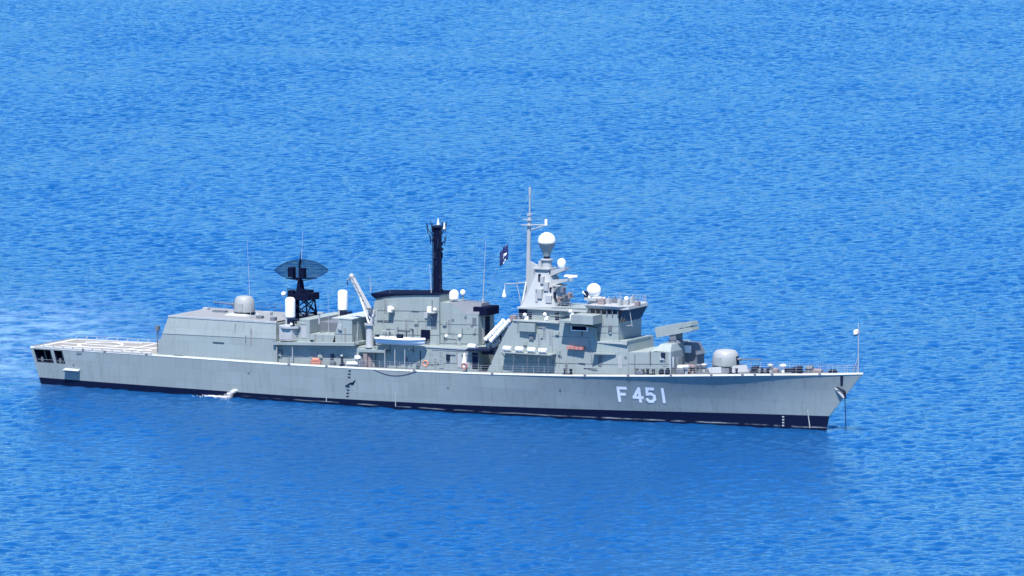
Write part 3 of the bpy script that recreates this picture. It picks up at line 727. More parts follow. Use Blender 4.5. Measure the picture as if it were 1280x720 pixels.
# protruding equipment box above the life rafts
p = wallpt(651, 403.5, ym); q = wallpt(671, 414.5, ym); MB().box(p.x, q.x, p.y-.55, p.y+.2, q.z, p.z).build('ready_use_locker', 'grey', fs_)
# raft shelf with its brackets
p = at(625, 439, -6.7); q = at(687, 441, -6.7); p.y = -5.0
m = MB(); m.box(p.x, q.x, -6.45, p.y+.4, p.z-.25, p.z-.10)
for i in range(5):
    x = p.x+(q.x-p.x)*i/4; m.tube((x, -6.35, p.z-.2), (x, p.y+.1, p.z-1.2), .06)
shelf = m.build('raft_shelf', 'grey', fs_)
m = MB(); RAFT = []
for i, px in enumerate((634, 649.5, 664.5, 678.5)):
    c = wallpt(px, 437.5+i*.5, ym); c = at(px, 437.5, -6.0); RAFT.append((c.x, -6.0, p.z+.33))
    for dx in (-.35, .35): m.box(c.x+dx-.06, c.x+dx+.06, -6.4, -5.55, p.z-.12, p.z+.05)
m.build('raft_cradle', 'mid', shelf)
# pillars that hold the shelf up at its outer edge
m = MB()
for px in (642, 659, 673, 685):
    q = at(px, 440, -6.3); m.tube((q.x, -6.3, zdeck(q.x)), (q.x, -6.3, p.z-.2), .05)
m.build('shelf_pillar', 'mid', shelf)
# bridge wing: overhanging box with a white framed slot, and the shaded recess below it
p = at(714, 393.5, -6.35); q = at(741, 406, -6.35)
m = MB(); m.box(p.x, q.x, -6.35, -2.0, q.z, p.z); wing = m.build('bridge_wing', 'grey', fs_)
m = MB(); a = at(699, 405.5, -6.1); m.box(a.x, p.x+.01, -6.1, -3.0, q.z+.02, q.z+.32); m.build('wing_platform', 'grey', wing)
a = wallpt(716, 407.5, ym); b = wallpt(734, 413, ym); yy = (a.y+b.y)/2
m = MB(); m.box(a.x-.2, b.x+.2, yy-.30, yy+.2, b.z-.12, b.z+.0); m.box(a.x-.2, a.x-.05, yy-.30, yy+.2, b.z, a.z-.02); m.box(b.x+.05, b.x+.2, yy-.30, yy+.2, b.z, a.z-.02); m.build('slot_frame', 'white', fs_)
MB().box(a.x-.05, b.x+.05, yy-.12, yy+.2, b.z, a.z-.02).build('dark_slot', 'black', fs_)
# red lifting board with a ledge over the alley
p = wallpt(712, 433.5, ym); q = wallpt(733, 436.5, ym); m = MB(); m.box(p.x-.2, q.x-.2, p.y-.55, p.y+.1, q.z-.05, p.z+.12); o = m.build('red_stowage_rack', 'red', fs_)
for i in range(4):
    x = p.x+.3+(q.x-p.x-.6)*i/3; MB().tube((x-.2, p.y-.58, q.z-.03), (x-.2, p.y-.58, p.z+.15), .05).build('rack_strap', 'pale', o)
# ledge shaped to cast the triangle of shade, forward
p = wallpt(743, 442, ym); q = wallpt(770, 442, ym); m = MB()
m.add([(p.x, p.y-1.0, p.z), (q.x, p.y-.02, p.z), (p.x, p.y+.3, p.z), (q.x, p.y+.4, p.z), (p.x, p.y-1.0, p.z+.18), (q.x, p.y-.02, p.z+.18), (p.x, p.y+.3, p.z+.18), (q.x, p.y+.4, p.z+.18)],
      [(0, 1, 3, 2), (4, 5, 7, 6), (0, 1, 5, 4), (1, 3, 7, 5), (3, 2, 6, 7), (2, 0, 4, 6)]); m.build('shade_ledge', 'grey', fs_)
for px, py, wd, ht, mt in ((701, 446, .35, .3, 'mid'), (775, 453, .7, 1.7, 'pale'), (782, 447, .35, .35, 'mid'), (750, 452, .6, 1.5, 'mid')): panel(px, py, wd, ht, ym, mt, 'door' if ht > 1 else 'wall_box', fs_, .05)
# white topped bulwark round the deck before the bridge
p = wallpt(746, 427, ym); q = wallpt(785, 425.5, ym)
m = MB(); m.box(p.x, q.x, p.y-.06, p.y+.10, p.z-.16, p.z+.05); m.box(q.x-.10, q.x+.08, p.y-.06, -p.y-1.3, q.z-.16, q.z+.05); blw = m.build('bulwark', 'edge', fs_)

# low forward deckhouse and the truncated base of the missile launcher
yd = lambda x, z: -(3.95-0.02*(z-7))
fd_ = MB().pprism([(779, 470), (779, 440.5), (838, 440), (838, 470)], yd).build('forward_deckhouse', 'grey', ship)
seams([((786, 455), (838, 455))], yd, fd_)
c = wallpt(838, 440, yd); m = MB(); x0 = at(815, 440, -3.7).x; z0 = c.z-.02; z1 = z0+.95
m.loft([[(x0, -3.85, z0), (c.x-.02, -3.85, z0), (c.x-.02, 3.85, z0), (x0, 3.85, z0)], [(x0+1.0, -2.9, z1), (c.x-.3, -2.9, z1), (c.x-.3, 2.9, z1), (x0+1.0, 2.9, z1)]])
lb = m.build('launcher_base', 'grey', ship)
for y0, y1, z0_, z1_, mt in ((-3.2, -2.9, .9, 2.3, 'white'), (-1.9, -1.3, .3, 2.1, 'pale'), (-.4, .3, .4, 2.2, 'mid')): MB().box(c.x-.02, c.x+.07, y0, y1, zdeck(c.x)+z0_, zdeck(c.x)+z1_).build('door', mt, fd_)
p = wallpt(838, 455, yd); MB().box(p.x-.12, p.x+.10, p.y-.10, p.y+.12, zdeck(p.x), p.z+1.6).build('corner_post', 'edge', fd_)
# missile launcher: box of eight cells tilted up, on a pedestal
lc = at(845, 420, -.3); m = MB(); m.lathe((lc.x, -.3, z1-.05), [(1.1, 0), (1.0, .4), (.75, .5), (.7, lc.z-z1+.6)], 18); m.box(lc.x-.5, lc.x+.5, -1.35, .75, lc.z-.5, lc.z+.7)
ml = m.build('missile_launcher', 'mid', ship)
a = at(824, 415, -.3); b = at(869, 407, -.3); d = (b-a); d.y = 0; L_ = d.length; d.normalize(); up = Vector((-d.z, 0, d.x)); sdv = Vector((0, 1, 0)); cc = (a+b)/2
def lbox(mb, u0, u1, y0, y1, w0, w1):
    mb.add([cc+d*u+sdv*y+up*w_ for w_ in (w0, w1) for y in (y0, y1) for u in (u0, u1)], [(0, 2, 3, 1), (4, 5, 7, 6), (0, 1, 5, 4), (2, 6, 7, 3), (0, 4, 6, 2), (1, 3, 7, 5)])
m = MB(); lbox(m, -L_/2, L_*.16, -1.15, 1.15, -.68, .72)
bx = m.build('cell_housing', 'grey', ml)
for i in range(4):
    for j in range(2):
        m = MB(); y0 = -1.12+i*.57; w0 = -.66+j*.70; lbox(m, L_*.16, L_*.46, y0, y0+.48, w0, w0+.60); lbox(m, L_*.46, L_*.50, y0+.06, y0+.42, w0+.07, w0+.53); lbox(m, L_*.28, L_*.33, y0-.04, y0+.53, w0-.05, w0+.66)
        m.build('missile_cell', 'grey', ml)
# control cabin and gear beyond it, shade and lit window put into the paint
m = MB(); p = at(858, 441, 2.0); q = at(868, 428, 2.0); m.add([(p.x-1, .6, p.z), (q.x+1.2, .6, p.z), (q.x+.4, .8, q.z), (p.x-.4, .8, q.z), (p.x-1, 3.2, p.z), (q.x+1.2, 3.2, p.z), (q.x+.4, 3.0, q.z), (p.x-.4, 3.0, q.z)], [(0, 1, 2, 3), (4, 5, 6, 7), (0, 1, 5, 4), (1, 2, 6, 5), (2, 3, 7, 6), (3, 0, 4, 7)])
m.box(p.x-.9, q.x+1.0, .7, 3.1, zdeck(104), p.z+.02)
lo_ = m.build('loading_cabin', 'mid', ship); MB().box(p.x+.3, q.x+.2, .60, .7, p.z+.2, q.z-.3).build('cabin_window', 'white', lo_)

# ------------------------------------------------------------------ bridge
ybr = lambda x, z: -3.5
br = MB().pprism([(737, 430), (737, 393), (773, 393), (773, 428)], ybr).build('bridge', 'grey', ship)
seams([((742, 408), (773, 408)), ((742, 416), (773, 416))], ybr, br, .03)
p = wallpt(737, 393, ybr); q = wallpt(773, 393, ybr); zt3 = at(773, 387, -3.5).z
# glazed band: windows in a ring, leaning outwards to the front
m = MB(); z0 = p.z+.005; lean = .75
m.add([(p.x, -3.45, z0), (q.x-.05, -3.45, z0), (q.x-.05, 3.45, z0), (p.x, 3.45, z0), (p.x, -3.6, zt3), (q.x+.15, -3.6, zt3), (q.x+.15, 3.6, zt3), (p.x, 3.6, zt3)], [(0, 1, 2, 3), (4, 5, 6, 7), (0, 1, 5, 4), (1, 2, 6, 5), (2, 3, 7, 6), (3, 0, 4, 7)])
gl = m.build('bridge_window', 'glass', br)
# forward windows: a tall dark leaning front below the roof
zf = at(774, 404, -3.5).z
m = MB(); m.add([(q.x+.01, -3.35, zf), (q.x+.01, 3.35, zf), (q.x+.95, 3.75, zt3), (q.x+.95, -3.75, zt3), (q.x-.3, -3.35, zf), (q.x-.3, 3.35, zf), (q.x-.3, 3.75, zt3), (q.x-.3, -3.5, zt3)], [(0, 1, 2, 3), (4, 7, 6, 5), (0, 4, 5, 1), (0, 3, 7, 4), (1, 5, 6, 2), (3, 2, 6, 7)])
m.build('front_window', 'glass', br)
m = MB()
for i in range(6):
    x = p.x+(q.x-p.x)*(i+.0)/5.2+.15; m.box(x-.07, x+.07, -3.66, -3.4, z0, zt3)
for i in range(1, 8):
    y = -3.4+6.8*i/8; m.tube((q.x+.03, y, zf+.02), (q.x+.98, y*1.1, zt3), .05)
m.build('window_mullion', 'mid', br)
# roof slab with its pale edge and the things on it
m = MB(); m.add([(p.x-.4, -3.78, zt3), (q.x+.3, -3.78, zt3), (q.x+1.35, -3.0, zt3), (q.x+1.35, 3.0, zt3), (q.x+.3, 4.15, zt3), (p.x-.4, 4.15, zt3)]+[(x, y, zt3+.42) for x, y in ((p.x-.4, -4.0), (q.x+.3, -4.0), (q.x+1.3, -2.95), (q.x+1.3, 2.95), (q.x+.3, 4.0), (p.x-.4, 4.0))],
      [(0, 1, 2, 3, 4, 5), (6, 7, 8, 9, 10, 11)]+[(i, (i+1) % 6, (i+1) % 6+6, i+6) for i in range(6)]); rf = m.build('bridge_roof', 'pale', br)
zr = zt3+.42; m = MB()
ring = [(p.x-.2, -3.8), (q.x+.3, -3.8), (q.x+1.1, -2.8), (q.x+1.1, 2.8), (q.x+.3, 3.8), (p.x-.2, 3.8)]
for (a, b) in zip(ring[:-1], ring[1:]):
    n = max(2, int(math.dist(a, b)/1.1))
    for i in range(n): m.tube((a[0]+(b[0]-a[0])*i/n, a[1]+(b[1]-a[1])*i/n, zr), (a[0]+(b[0]-a[0])*i/n, a[1]+(b[1]-a[1])*i/n, zr+.9), .025, n=4)
    for h in (.45, .9): m.tube((*a, zr+h), (*b, zr+h), .02, n=4)
m.build('roof_railing', 'pale', rf)
for (px, py, y, sx_, sz) in ((752, 379.5, -2, .9, .8), (760, 379, -1, .7, .7), (768, 378.5, .5, 1.0, .6), (775, 377.5, -2.2, .5, .9), (783, 376.5, -1, .8, .7), (790, 375, 1.0, .45, .9), (797, 377, -1.5, .6, .6)):
    g = at(px, py, y); m = MB(); m.box(g.x-sx_/2, g.x+sx_/2, y-.35, y+.35, zr, zr+sz); m.tube((g.x, y, zr+sz-.02), (g.x+.2, y, zr+sz+.35), .07); m.build('roof_equipment', random.choice(['pale', 'pale', 'rusty', 'mid']), rf)
g = at(783, 373.5, -1); MB().sphere(g, .33, 12).build('compass_dome', 'white', rf)
m = MB(); g = at(801, 403, -2); m.tube((q.x+.05, -2.2, zf-.6), (q.x+1.6, -2.4, zf-.3), .05); m.tube((q.x+1.6, -2.4, zf-.5), (q.x+1.2, -2.4, zt3-.2), .04); m.build('bridge_bracket', 'pale', br)
# shadowed shelter deck abaft the bridge, and its fittings
ysh = lambda x, z: -2.9
sh = MB().pprism([(648, 404), (648, 383.5), (738, 385), (738, 408)], ysh).build('mast_house', 'grey', ship)
a = at(656, 386, -2.9); MB().box(at(649, 390, -2.9).x, at(659, 390, -2.9).x, -2.97, -2.5, a.z-1.6, a.z-.1).build('doorway_or_shade', 'dark', sh)  # dark panel paints the shadow under the mast overhang
MB().box(at(694, 390, -2.9).x, at(699, 390, -2.9).x, -2.97, -2.5, a.z-1.9, a.z-.3).build('doorway_or_shade', 'dark', sh)  # dark panel paints the second shadow on this wall
MB().box(at(721, 388, -2.9).x, at(737, 388, -2.9).x, -2.98, -2.5, a.z-1.4, a.z-.25).build('doorway_or_shade', 'black', sh)
for (px, py) in ((681, 394.5), (656, 395), (713, 390.5)):
    g = at(px, py, -3.5); m = MB(); m.tube((g.x, -3.5, g.z-.9), (g.x, -3.5, g.z), .08); m.sphere((g.x, -3.5, g.z+.15), .28, 10); m.cbox((g.x+.3, -3.4, g.z-.3), (.4, .3, .5)); m.build('signal_lamp', 'white', sh)
m = MB(); g0 = at(646, 384.5, -3.3); g1 = at(741, 385.5, -3.3); m.box(g0.x, g1.x, -3.3, 3.3, g0.z-.12, g0.z+.10); mp0 = m.build('mast_platform', 'pale', sh)
Zm = g0.z+.10

# ------------------------------------------------------------------ main mast
mc = at(682, 384, 0); tz_ = at(681, 335, 0).z
m = MB(); cx = mc.x
m.loft([[(cx+a*sxx, b_*syy, z) for a, b_ in ((-1, -1), (1, -1), (1, 1), (-1, 1))] for z, sxx, syy in ((Zm, 2.7, 2.3), (Zm+(tz_-Zm)*.72, 1.35, 1.25), (tz_, .78, .95))])
mast = m.build('main_mast', 'pale', ship)
# ribs, ladder and ducts on the faces
m = MB()
for a_ in (-1, 1):
    for b_ in (-1, 1): m.poly_tube([(cx+a_*2.7, b_*2.3, Zm), (cx+a_*1.35, b_*1.25, Zm+(tz_-Zm)*.72), (cx+a_*.78, b_*.95, tz_)], .09)
m.build('corner_rib', 'pale', mast)
m = MB()
for (px, py, wd, ht, dp) in ((683, 358, .7, 1.2, .5), (675, 367, .8, 1.3, .6), (686, 374, .9, 1.0, .3), (678, 350, .5, 1.0, .5), (671, 372, .35, 1.2, .3)):
    f = (at(px, py, -1.8).z-Zm)/(tz_-Zm); y = -(2.3-1.35*f)-.1; g = at(px, py, y); m.box(g.x-wd/2, g.x+wd/2, y-dp*.5, y+.6, g.z-ht/2, g.z+ht/2)
m.build('cable_box', 'pale', mast)
m = MB()
for (px, py, ht) in ((674, 347, 1.0), (671, 366, .9), (693, 369, .9), (688, 362, .6)):
    f = (at(px, py, -1.8).z-Zm)/(tz_-Zm); y = -(2.3-1.35*f)-.12; g = at(px, py, y); m.box(g.x-.14, g.x+.14, y-.06, y+.3, g.z-ht/2, g.z+ht/2)
m.build('mast_opening', 'dark', mast)
# platform near the top with the post that carries the big dome
m = MB(); g = at(682, 334, 0); m.box(g.x-1.6, g.x+1.2, -1.3, 1.3, tz_-.1, tz_+.08); m.build('upper_platform', 'pale', mast)
m = MB(); g0 = at(683.5, 333, 0); m.lathe((g0.x, 0, tz_), [(.75, 0), (.70, 1.1), (.9, 1.15), (.9, 1.3), (.5, 1.35)], 16); m.box(g0.x-1.0, g0.x-.5, -.7, .2, tz_+.1, tz_+1.0); m.build('dome_post', 'pale', mast)
sc = at(683.5, 301.5, 0); m = MB(); Rr = 1.24
m.lathe((sc.x, 0, sc.z), [(Rr*math.sin(math.pi*i/16), -Rr*math.cos(math.pi*i/16)) for i in range(17)], 36); dome = m.build('fire_control_dome', 'white', mast)
m = MB(); m.lathe((sc.x, 0, sc.z), [(.50, -Rr-.85), (.55, -Rr-.6), (.72, -Rr*1.05), (Rr*.80, -Rr*.66), (Rr*.975, -Rr*.30), (Rr*1.012, -Rr*.20), (Rr*1.012, -Rr*.14)], 30); m.build('dome_skirt', 'grey', dome)
MB().tube((sc.x, 0, tz_+1.2), (sc.x, 0, sc.z-Rr-.7), .45, .45, 14).build('dome_stand', 'dark', dome)
# forward brackets with small radars
m = MB(); a0 = (cx+.8, -.6, tz_-.9); g = at(703, 334, -.2); m.loft([[(cx+.5, y, z) for y, z in ((-.7, tz_-1.3), (.7, tz_-1.3), (.7, tz_-.3), (-.7, tz_-.3))], [(g.x+.6, y, z) for y, z in ((-.7, g.z-.35), (.7, g.z-.35), (.7, g.z), (-.7, g.z))]]); brk = m.build('radar_bracket', 'pale', mast)
g2_ = at(702, 327.5, -.2); m = MB(); m.lathe((g2_.x, -.2, g.z-.02), [(.5, 0), (.62, .5), (.55, .95), (.3, 1.2), (0, 1.25)], 16); m.build('small_dome', 'white', brk)
m = MB(); g = at(709, 348, -.2); m.loft([[(cx+1.0, y, z) for y, z in ((-.7, g.z-1.2), (.7, g.z-1.2), (.7, g.z-.3), (-.7, g.z-.3))], [(g.x+.3, y, z) for y, z in ((-.6, g.z-.3), (.6, g.z-.3), (.6, g.z-.05), (-.6, g.z-.05))]]); brk2 = m.build('radar_bracket', 'pale', mast)
g = at(713.5, 344.5, -.2); m = MB(); m.lathe((g.x, -.2, g.z-.55), [(.22, -.3), (.35, 0), (.45, .3)], 12); m.cbox((g.x, -.2, g.z-.05), (2.0, .35, .30)); m.build('navigation_radar', 'white', brk2)
m = MB(); 
for z, xr, hw in ((Zm+1.3, 2.9, 1.5), (Zm+3.0, 1.9, 1.1)): m.box(cx+.8, cx+xr+.9, -hw, hw, z-.1, z+.08); m.tube((cx+xr+.7, -hw+.1, z), (cx+xr-.6, -hw+.1, z-1.1), .08)
m.build('side_platform', 'pale', mast)
for (px, py) in ((700, 374.5), (706, 371.5), (712, 369), (704, 362)):
    g = at(px, py, -1.2); m = MB(); m.cbox(g, (.55, .6, .75)); m.tube((g.x+.2, g.y-.3, g.z+.1), (g.x+.7, g.y-.5, g.z+.4), .10); m.tube((g.x, g.y, g.z-.3), (g.x, g.y, g.z-1.1), .1); m.build('mast_equipment', random.choice(['mid', 'pale', 'rusty']), mast)
# tall pole topmast with yards
pa = at(660, 372, 0); pb = at(662.5, 234, 0); px_ = pa.x
m = MB(); z1_ = at(661, 288, 0).z; m.tube((px_, 0, Zm), (px_+.15, 0, z1_), .40, .28, 12); m.tube((px_+.15, 0, z1_), (px_+.25, 0, at(662, 269, 0).z), .30, .22, 12); m.tube((px_+.25, 0, at(662, 269, 0).z), (px_+.3, 0, pb.z), .12, .09, 10); m.tube((px_+.3, 0, pb.z-1.2), (px_+.3, 0, pb.z), .17, .17, 10)
tm = m.build('topmast', 'pale', mast)
m = MB(); m.lathe((px_+.2, 0, z1_+1.4), [(.42, 0), (.42, .18)], 12); m.lathe((px_+.2, 0, z1_+.7), [(.55, 0), (.55, .12)], 12); m.lathe((px_+.2, 0, z1_+2.1), [(.34, 0), (.34, .14)], 12); m.build('mast_collar', 'pale', tm)
m = MB(); m.tube(at(651.5, 281.5, 0), at(681, 281, 0), .08); m.tube(at(662, 288, 0), at(681, 281.5, 0), .09); m.tube(at(654, 274.5, 0), at(665, 274.5, 0), .06); m.tube(at(659, 267, 0), at(666, 267, 0), .05); m.build('yard', 'pale', tm)
m = MB(); g = at(682.5, 278.5, 0); m.tube((g.x, 0, g.z-.35), (g.x, 0, g.z+.5), .22, .20, 10); m.build('yard_lamp', 'white', tm)
m = MB(); yl1 = at(631, 355.2, 0); m.tube(at(662, 353, 0), yl1, .09, .06); m.tube(at(652, 383, 0), at(646, 354.5, 0), .05); lowy = m.build('lower_yard', 'pale', mast)
m = MB(); m.tube(yl1, (yl1.x, 0, yl1.z-1.1), .04); g = at(628.8, 371, 0); m.lathe((yl1.x-.1, 0, g.z), [(.30, 0), (.30, .15), (.06, 1.0)], 12); m.build('day_shape', 'white', lowy)
m = MB(); m.tube((cx-2.7, -2.0, Zm), (px_-.2, 0, Zm+3.6), .16, .12); m.tube((cx-2.7, 2.0, Zm), (px_-.2, 0, Zm+3.6), .16, .12); m.build('mast_strut', 'pale', mast)
m = MB(); m.add([(cx-2.7, -.18, Zm), (cx-.9, -.18, Zm), (cx-.5, -.18, tz_), (px_, -.18, tz_+1.0), (px_, -.18, Zm+2.4), (cx-2.7, .18, Zm), (cx-.9, .18, Zm), (cx-.5, .18, tz_), (px_, .18, tz_+1.0), (px_, .18, Zm+2.4)], [(0, 1, 2, 3, 4), (5, 9, 8, 7, 6)]+[(i, (i+1) % 5, (i+1) % 5+5, i+5) for i in range(5)]); m.build('mast_web', 'pale', mast)

# tracking radar on the bridge's after end
g = at(742, 363, -.5); m = MB(); zb2 = at(744, 384, -.5).z
m.lathe((g.x, -.5, zb2), [(1.0, 0), (.85, .5), (.6, .8), (.6, g.z-zb2-.7)], 16); m.box(g.x-.9, g.x+.9, -1.6, .6, g.z-1.35, g.z-.95); trk = m.build('tracking_radar', 'pale', ship)
m = MB(); m.lathe((g.x+.05, -.5, g.z), [(1.0*math.sin(math.pi*i/14), -1.0*math.cos(math.pi*i/14)) for i in range(15)], 28); m.build('radome', 'white', trk)
m = MB(); m.cbox((g.x-.75, -1.0, g.z-.55), (.7, .8, .9)); m.build('drive_motor', 'dark', trk)
m = MB(); m.cbox((g.x+1.0, -.9, g.z-.92), (2.0, .5, .18)); m.tube((g.x-.2, -1.2, g.z-1), (g.x-1.3, -1.3, g.z-.2), .16); m.build('side_arm', 'white', trk)

# ------------------------------------------------------------------ anti-ship missile canisters abaft the bridge
m = MB(); a = at(611, 436, -4.2); m.pprism([(582, 439), (582, 436.5), (612, 436), (612, 439)], lambda x, z: -6.3, lambda x, z: -3.0)
for (px0, py0, px1, py1) in ((611, 437, 630, 420), (622, 437, 645, 412), (640, 412, 640, 440), (626, 420, 626, 440)): m.tube(at(px0, py0, -4.0), at(px1, py1, -3.4), .16)
m.box(a.x-.6, a.x+2.2, -5.0, -3.0, a.z-.7, a.z+.1)
can = m.build('missile_rack', 'dark', ship)
for (px0, py0, px1, py1, y0, y1, mt) in ((606.5, 425, 630.5, 400, -4.6, -3.9, 'white'), (613.0, 427, 637.5, 400, -4.6, -3.9, 'white'), (609, 433.5, 634, 407.5, -4.0, -3.3, 'pale'), (616, 434.5, 641, 408, -4.0, -3.3, 'pale')):  # lower pair's shade is put into its greyer paint
    A_ = Vector(at(px0, py0, y0)); B_ = Vector(at(px1, py1, y1)); m = MB(); dd = (B_-A_)
    m.tube(A_, B_, .30, .30, 14); 
    for f in (.03, .35, .62, .96): m.tube(A_+dd*(f-.012), A_+dd*(f+.012), .36, .36, 14)
    m.build('missile_canister', mt, can)
g = at(642, 397.5, -3.6); m = MB(); m.cbox(g, (.9, .8, .7)); m.tube((g.x, g.y, g.z-.3), (g.x-1.6, g.y, g.z-1.6), .12); m.build('deflector', 'rusty', can)

# ------------------------------------------------------------------ foredeck
b = at(907, 457.5, 0); bt = turret((b.x, 0, zdeck(b.x)+.75), 1.85, 2.35, 1, 'gun')
MB().lathe((b.x, 0, zdeck(b.x)), [(2.0, 0), (1.85, .72)], 24).build('turret_base', 'mid', bt)
m = MB(); x0 = b.x-.5
for s_ in (-1, 1): m.add([(b.x+3.6, 0, zdeck(b.x+3.6)), (b.x-1.0, s_*2.75, zdeck(b.x)), (b.x-1.4, s_*2.75, zdeck(b.x)+.75), (b.x+3.2, 0, zdeck(b.x+3)+1.0), (b.x+3.5, 0, zdeck(b.x+3.6)), (b.x-1.1, s_*2.68, zdeck(b.x)), (b.x-1.5, s_*2.68, zdeck(b.x)+.75), (b.x+3.1, 0, zdeck(b.x+3)+1.0)], [(0, 1, 2, 3), (4, 7, 6, 5), (2, 6, 7, 3), (0, 4, 5, 1), (1, 5, 6, 2)])
m.build('breakwater', 'pale', ship)
def bollard(x, y):
    z = zdeck(x); m = MB()
    m.box(x-.75, x+.75, y-.25, y+.25, z, z+.10)
    for s_ in (-.45, .45): m.lathe((x+s_, y, z+.08), [(.20, 0), (.20, .55), (.27, .6), (.27, .7), (0, .72)], 10)
    return m.build('bollard', 'dark', ship)
b0 = bollard(88, -5.9)
for (x, y) in ((116.5, -1.9), (121.0, -1.15), (98.6, -4.7), (100.2, -4.6), (55.5, -6.5), (112, -2.6)):
    dup(b0, (x-88, y+5.9, zdeck(x)-zdeck(88)))
def winch(px, py, y):
    g = at(px, py, y); z = zdeck(g.x); m = MB(); m.box(g.x-.6, g.x+.6, y-.45, y+.45, z, z+.25); m.tube((g.x-.5, y, z+.55), (g.x+.5, y, z+.55), .34, .34, 12); m.lathe((g.x, y+.5, z), [(.35, 0), (.25, .6), (.4, .9), (0, .95)], 12)
    return m
winch(944, 461, -.8).build('mooring_winch', 'dark', ship); winch(998, 462, -.4).build('mooring_winch', 'dark', ship); winch(1012, 460, .3).build('capstan', 'mid', ship)
for (px, py, y, mt) in ((963, 460, -.5, 'pale'), (979, 460, -.6, 'white'), (858, 459, -3.6, 'pale'), (866, 455, -2.6, 'rusty'), (873, 458, -1.5, 'mid'), (880, 457, -.6, 'pale')):
    g = at(px, py, y); z = zdeck(g.x); m = MB(); m.lathe((g.x, y, z), [(.24, 0), (.22, .75), (.45, .85), (.48, 1.05), (.2, 1.2), (0, 1.22)], 12); m.build('deck_ventilator', mt, ship)
for (px, y, wd, ht, mt) in ((851, -3.4, 1.4, .9, 'mid'), (862, -2.2, 1.3, 1.2, 'rusty'), (968, -.2, 1.2, .6, 'rusty'), (988, .4, 1.8, .55, 'dark'), (1022, .2, 1.3, .5, 'rusty'), (1041, 0, 1.0, .5, 'dark'), (835, -4.15, .5, .9, 'dark'), (827, -4.2, .5, .8, 'dark'), (800, -4.7, 1.3, .6, 'mid'), (953, -.7, 1.4, .55, 'mid')):
    g = at(px, 463, y); z = zdeck(g.x); m = MB(); m.box(g.x-wd/2, g.x+wd/2, y-.4, y+.4, z, z+ht*.7); m.loft([[(g.x+a_*wd*.42*k, y+b_*.32*k, z+h) for a_, b_ in ((-1, -1), (1, -1), (1, 1), (-1, 1))] for h, k in ((ht*.7, 1), (ht, .7))]); m.build('deck_locker', mt, ship)
g = at(853, 452, -3.3); m = MB(); m.tube((g.x-.6, -3.3, zdeck(g.x)+.9), (g.x+.9, -3.3, zdeck(g.x)+1.0), .32, .32, 12); m.build('hose_reel', 'white', ship)
# gear on the starboard side deck abreast the crane
g = at(427.5, 456, -6.5); z = zdeck(g.x); m = MB(); m.lathe((g.x, -6.5, z), [(.42, 0), (.40, .25), (.18, .35), (.20, 1.15), (.26, 1.2), (.0, 1.3)], 12); o = m.build('side_capstan', 'dark', ship)
MB().sphere((g.x-.05, -6.5, z+1.42), .20, 10).build('capstan_cap', 'pale', o)
for (px, y, wd, ht, mt) in ((440, -6.3, 1.1, .7, 'mid'), (452, -6.4, .9, 1.4, 'mid'), (416, -6.3, .7, .8, 'mid')):
    g = at(px, 456, y); z = zdeck(g.x); m = MB(); m.box(g.x-wd/2, g.x+wd/2, y-.35, y+.35, z, z+ht*.6); m.tube((g.x, y, z+ht*.6), (g.x, y, z+ht), .22, .16); m.build('side_deck_winch', mt, ship)
g = at(447.5, 446, -6.2); m = MB(); m.lathe((g.x, -6.2, zdeck(g.x)), [(.15, 0), (.15, 1.0), (.55, 1.2), (.50, 1.5), (0, 1.7)], 14); m.build('cable_reel', 'white', ship)
g = at(442, 456, -6.4); m = MB(); m.tube((g.x-1.0, -6.4, zdeck(g.x)+.35), (g.x+.8, -6.4, zdeck(g.x)+.45), .30, .30, 12); m.build('fender_roll', 'white', ship)
g = at(395, 452.5, -6.35); m = MB(); m.box(g.x-.75, g.x+.75, -6.6, -6.1, zdeck(g.x), zdeck(g.x)+.55); m.tube((g.x-.5, -6.35, zdeck(g.x)+.7), (g.x+.5, -6.35, zdeck(g.x)+.7), .22); m.build('orange_hose_box', 'orange', ship)

# jackstaff
jb = at(1073, 466, 0); jt = at(1072.5, 404, 0); m = MB(); m.tube((jb.x, 0, zdeck(jb.x)), (jb.x-.05, 0, jt.z), .075, .045, 8)
m.tube((jb.x-.8, -.15, zdeck(jb.x)), (jb.x, 0, zdeck(jb.x)+2.2), .05); m.tube((jb.x-.8, .15, zdeck(jb.x)), (jb.x, 0, zdeck(jb.x)+2.2), .05)
m.box(jb.x-.18, jb.x+.12, -.12, .12, jt.z-1.4, jt.z-1.1); jack = m.build('jackstaff', 'pale', ship)
# railings: stanchions with three wires, along each side of the ship
for (s_, x0, x1, nm) in ((1, 42.5, 78, 'guard_rail'), (1, 78, 104, 'guard_rail'), (1, 104, 129.6, 'guard_rail'), (-1, 42.5, 129.6, 'guard_rail')):
    m = MB(); n = int((x1-x0)/1.6); P = []
    for i in range(n+1):
        x = x0+(x1-x0)*i/n; y = -(bdeck(x)-min(.25, bdeck(x)*.5))*s_; P.append((x, y, zdeck(x))); m.tube(P[-1], (x, y, P[-1][2]+1.05), .026, n=4)
    for h in (.4, .72, 1.03): m.poly_tube([(a_, b_, c_+h) for a_, b_, c_ in P], .016, 4)
    m.build(nm, 'pale', ship)
# hinged safety nets round the flight deck
for s_ in (1, -1):
    m = MB(); n = 12
    for i in range(n):
        x0 = .8+20.4*i/n; x1 = x0+20.4/n-.12; P = [(x, -(bdeck(x)+o)*s_, zdeck(x)+h) for x, o, h in ((x0, -.1, .02), (x1, -.1, .02), (x1, .55 if s_ < 0 else .12, .35 if s_ < 0 else .28), (x0, .55 if s_ < 0 else .12, .35 if s_ < 0 else .28))]
        m.poly_tube(P+[P[0]], .03, 4)
    m.build('safety_net', 'pale', fdo)
